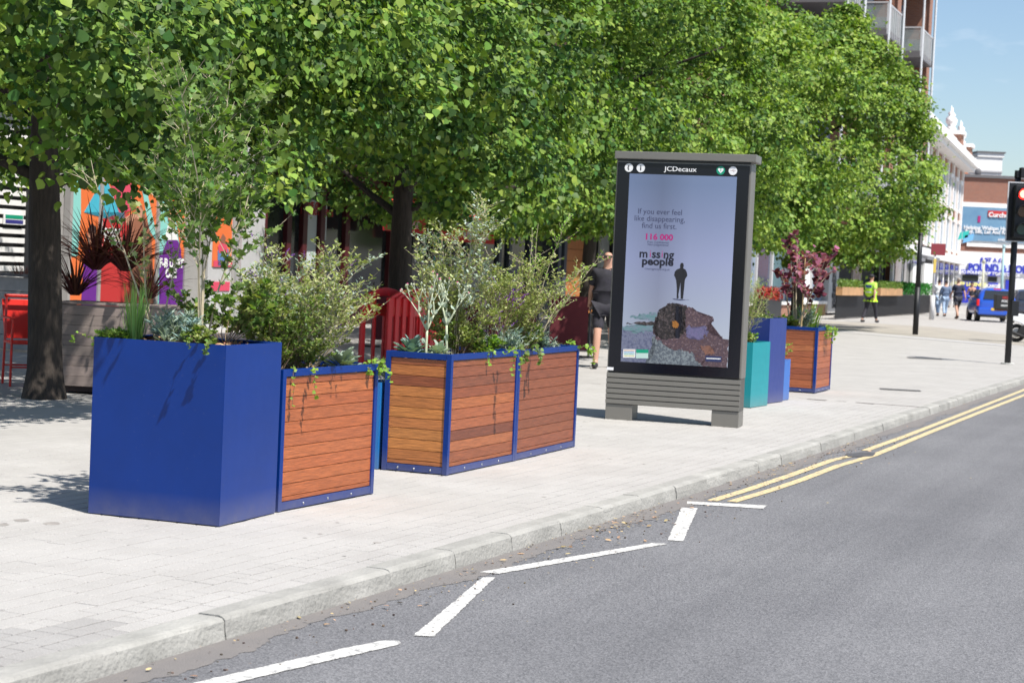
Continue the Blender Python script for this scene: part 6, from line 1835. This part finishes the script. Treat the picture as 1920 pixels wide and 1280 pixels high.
person('person in a yellow hi-vis vest, dark cap and black trousers walking on the pavement', G(1630, 604), -.75, 1.76, mat('shirt_hivis', (.42, .72, .10), .8), M_BLK, shorts=False, step=.2, arm=.2, hair='short', hat=M_BLK, vest=M_HIV, fat=1.12)
person('woman in white top and pale patterned trousers behind the purple tree', G(1496, 597), PI + .3, 1.70, M_WHT, M_PAT, shorts=False, step=.26, arm=.3, woman=True, hair='short', bag=M_NVY, shoe=M_SHOEW)
person('walker in a white shirt and pale jeans just right of the sign post', G(1758, 592), .05, 1.75, M_WHT, M_DENL, shorts=False, step=.2, arm=.2, hair='short')
person('walker in blue denim jacket and jeans between the white shirt and navy top', G(1771, 593), .0, 1.72, M_DEN, M_DENL, shorts=False, sleeve='long', step=.2, arm=.15, hair='short')
person('man in navy T-shirt and dark shorts walking away in the middle of the pavement', G(1794, 598), .1, 1.84, M_NVY, M_CHAR, step=.24, arm=.25, hair='grey')
person('woman with long dark hair, black crop top and maroon shorts beside the blue car', G(1820, 590), PI - .1, 1.72, M_BLK, M_MAR, shorts='mini', sleeve=False, step=.22, arm=.35, woman=True, hair='long', elbow=2.2)

# ------------------------------------------------------------------ vehicles
M_TYRE = mat('tyre', (.015, .015, .016), .8); M_RIM = mat('rim', (.35, .35, .36), .35, metal=.8); M_CGL = mat('car_glass', (.02, .025, .03), .06, spec=.7); M_TL = mat('tail_light', (.5, .01, .012), .2, emis=(1, .02, .02), estr=.15)
M_PLY = mat('number_plate_yellow', (.75, .48, .06), .5)


def hatchback(label, pos, rz, paint_):
    t = thing('parked_car', label, 'car', pos, rz)
    # stations from the tail (y = 0) forward: y, half width low, half width belt, half width roof, z low, z belt, z top
    st = [(0.0, .70, .74, .60, .34, .86, .90), (.04, .80, .80, .62, .26, .90, 1.02), (.16, .83, .82, .60, .23, .95, 1.30), (.36, .835, .825, .585, .22, .96, 1.455), (.9, .84, .83, .59, .22, .96, 1.50), (1.6, .84, .83, .59, .22, .95, 1.50),
          (2.1, .84, .825, .57, .22, .94, 1.44), (2.5, .835, .81, .60, .22, .93, 1.20), (2.85, .83, .79, .66, .23, .91, .965), (3.25, .80, .74, .60, .24, .82, .87), (3.5, .70, .66, .5, .28, .70, .75), (3.58, .6, .58, .4, .34, .6, .64)]
    vs = []; K = 11
    for (y, a, b, c, z0, z1, z2) in st:
        half = [(a * .86, z0), (a, z0 + .12), (a + .012, z0 + (z1 - z0) * .55), (b, z1), ((b + c) / 2 + .03, z1 + (z2 - z1) * .5), (c, z1 + (z2 - z1) * .93)]
        prof_ = [(-x, z) for x, z in half] + [(0, z2)] + [(x, z) for x, z in reversed(half)]
        K = len(prof_)
        vs += [(x, y, z) for x, z in prof_]
    mb = MB(); o = 0; mb.v = vs; fs = []; mi = []
    for i in range(len(st) - 1):
        for k in range(K - 1):
            fs.append((i * K + k, i * K + k + 1, (i + 1) * K + k + 1, (i + 1) * K + k)); mi.append(0)
        fs.append((i * K + K - 1, i * K, (i + 1) * K, (i + 1) * K + K - 1)); mi.append(0)
    fs.append(tuple(range(K - 1, -1, -1))); mi.append(0); fs.append(tuple((len(st) - 1) * K + k for k in range(K))); mi.append(0)
    mb.f = fs; mb.mi = mi
    body = mb.build('body', paint_, t, smooth=True)
    sb = body.modifiers.new('s', 'SUBSURF'); sb.levels = 1; sb.render_levels = 1
    # rear window, following the tailgate
    MB().add([(-.60, -.002, .98), (.60, -.002, .98), (.50, .20, 1.36), (-.50, .20, 1.36), (-.60, .05, .98), (.60, .05, .98), (.50, .26, 1.36), (-.50, .26, 1.36)], [(0, 1, 2, 3), (0, 3, 7, 4), (1, 5, 6, 2), (2, 6, 7, 3), (0, 4, 5, 1), (4, 7, 6, 5)]).build('rear_window', M_CGL, t)
    for s_ in (-1, 1):
        for (y0, y1) in ((.45, 1.15), (1.22, 2.2)):
            x0_, x1_ = s_ * .835, s_ * .66
            MB().add([(x0_, y0, 1.0), (x0_, y1, .99), (x1_, y1 - .1 if y1 < 2 else y1 - .35, 1.38), (x1_, y0 + .08, 1.38), (x0_ * .97, y0, 1.0), (x0_ * .97, y1, .99), (x1_ * .96, y1 - .1 if y1 < 2 else y1 - .35, 1.38), (x1_ * .96, y0 + .08, 1.38)], [(0, 1, 2, 3), (7, 6, 5, 4), (0, 3, 7, 4), (1, 5, 6, 2), (0, 4, 5, 1), (3, 2, 6, 7)]).build('side_window', M_CGL, t)
        MB().box(s_ * .80 - .06, s_ * .80 + .045, -.015, .16, .68, .96).build('tail_light', M_TL, t, bevel=.02)
        for y in (.55, 2.9):
            wh = MB().tube([(s_ * .64, y, .30), (s_ * .83, y, .30)], [.30, .30], 20).build('wheel', M_TYRE, t)
            MB().tube([(s_ * .831, y, .30), (s_ * .845, y, .30)], [.19, .17], 14).build('rim', M_RIM, wh)
        MB().ell((s_ * .94, 2.05, 1.02), (.10, .06, .07), 10, 6).build('wing_mirror', paint_, t, smooth=True)
        MB().box(s_ * .62 - .14, s_ * .62 + .14, 3.36, 3.5, .62, .76).build('headlight', mat('headlight', (.7, .7, .7), .1), t, bevel=.03)
    MB().box(-.80, .80, -.07, .08, .30, .60).build('bumper', paint_, t, bevel=.05)
    MB().box(-.26, .26, -.082, -.071, .50, .61).build('number_plate', M_PLY, t)
    MB().box(-.70, .70, -.06, .3, .20, .298).build('lower_valance', M_TYRE, t)
    MB().box(-.16, .16, .16, .22, 1.40, 1.45).build('brake_light', M_TL, t)
    MB().ell((0, -.03, .76), (.05, .02, .05), 12, 6).build('boot_emblem', M_RIM, t)
    return t


p = G(1868, 604)
hatchback('bright blue hatchback parked with its tail towards the camera, yellow number plate', (p.x, p.y, ROADZ + .09), -.10, mat('car_paint_blue', (.015, .085, .50), .22, coat=.6))
p = G(1932, 600)
hatchback('dark car behind the traffic light pole at the right edge', (p.x, p.y, 0), -.1, mat('car_paint_dark', (.03, .035, .06), .22, coat=.6))
# moped with delivery box
p = G(1905, 641)
mo = thing('moped', 'white and black moped with a black delivery box parked at the right edge', 'moped', (p.x, p.y, 0), -.12)
for x in (0, 1.28):
    wv = MB()
    n = 22; tor = []
    for i in range(n):
        a = 2 * PI * i / n
        for j in range(8):
            b = 2 * PI * j / 8; r_ = .20 + .055 * math.cos(b); tor.append((x + r_ * math.cos(a), .05 * math.sin(b), .255 + r_ * math.sin(a)))
    wv.add(tor, [(i * 8 + j, ((i + 1) % n) * 8 + j, ((i + 1) % n) * 8 + (j + 1) % 8, i * 8 + (j + 1) % 8) for i in range(n) for j in range(8)])
    w_ = wv.build('wheel', M_TYRE, mo, smooth=True); MB().tube([(x, -.03, .255), (x, .03, .255)], .13, 12).build('rim', M_RIM, w_)
def side(name, pts, hw_, mt): return MB().prism(pts, -hw_, hw_, Matrix.Rotation(PI / 2, 4, 'X')).build(name, mt, mo, bevel=.02)
side('rear_fairing', [(-.32, .66), (-.28, .78), (.05, .80), (.55, .72), (.62, .45), (.35, .38), (.1, .52)], .13, mat('moped_white', (.78, .80, .82), .3, coat=.4))
side('engine', [(-.02, .22), (.1, .48), (.45, .42), (.5, .25), (.3, .2)], .12, M_TYRE)
side('seat', [(-.15, .80), (-.1, .88), (.5, .86), (.6, .75), (.1, .79)], .12, M_BLK)
side('floorboard', [(.5, .27), (.5, .33), (1.0, .33), (1.0, .27)], .15, M_TYRE)
side('leg_shield', [(.92, .33), (1.05, .33), (1.0, .95), (.90, .98)], .22, MATS['moped_white'])
side('front_fairing', [(1.02, .6), (1.2, .62), (1.05, 1.0), (.95, 1.02)], .10, MATS['moped_white'])
side('mudguard', [(1.0, .46), (1.1, .54), (1.4, .54), (1.52, .46), (1.3, .6), (1.1, .6)], .07, MATS['moped_white'])
MB().tube([(1.28, .09, .26), (1.1, .09, .65)], .02, 6).build('fork', M_RIM, mo); MB().tube([(1.28, -.09, .26), (1.1, -.09, .65)], .02, 6).build('fork', M_RIM, mo)
MB().tube([(.93, -.33, 1.03), (1.0, 0, 1.0), (.93, .33, 1.03)], .017, 6).build('handlebar', M_TYRE, mo); MB().tube([(.97, .2, 1.02), (.93, .3, 1.2)], .006, 5).build('mirror_stem', M_TYRE, mo)
MB().tube([(.35, -.16, .1), (-.3, -.16, .32)], .045, 8).build('exhaust', M_TYRE, mo)
db = MB().box(-.64, -.20, -.24, .24, .90, 1.30).build('delivery_box', mat('delivery_box', (.02, .02, .022), .5), mo, bevel=.015)
text('HOT', .10, WALLM(-.36, -.242, 1.22), M_RD, db, .003); text('FOOD', .09, WALLM(-.36, -.242, 1.12), M_WPRINT, db, .002); text('DELIVERY', .065, WALLM(-.36, -.242, 1.0), M_WPRINT, db, .002)
MB().box(-.62, -.1, -.2, .2, .85, .898).build('carrier_rack', mat('rack_brown', (.12, .05, .03), .6), mo)
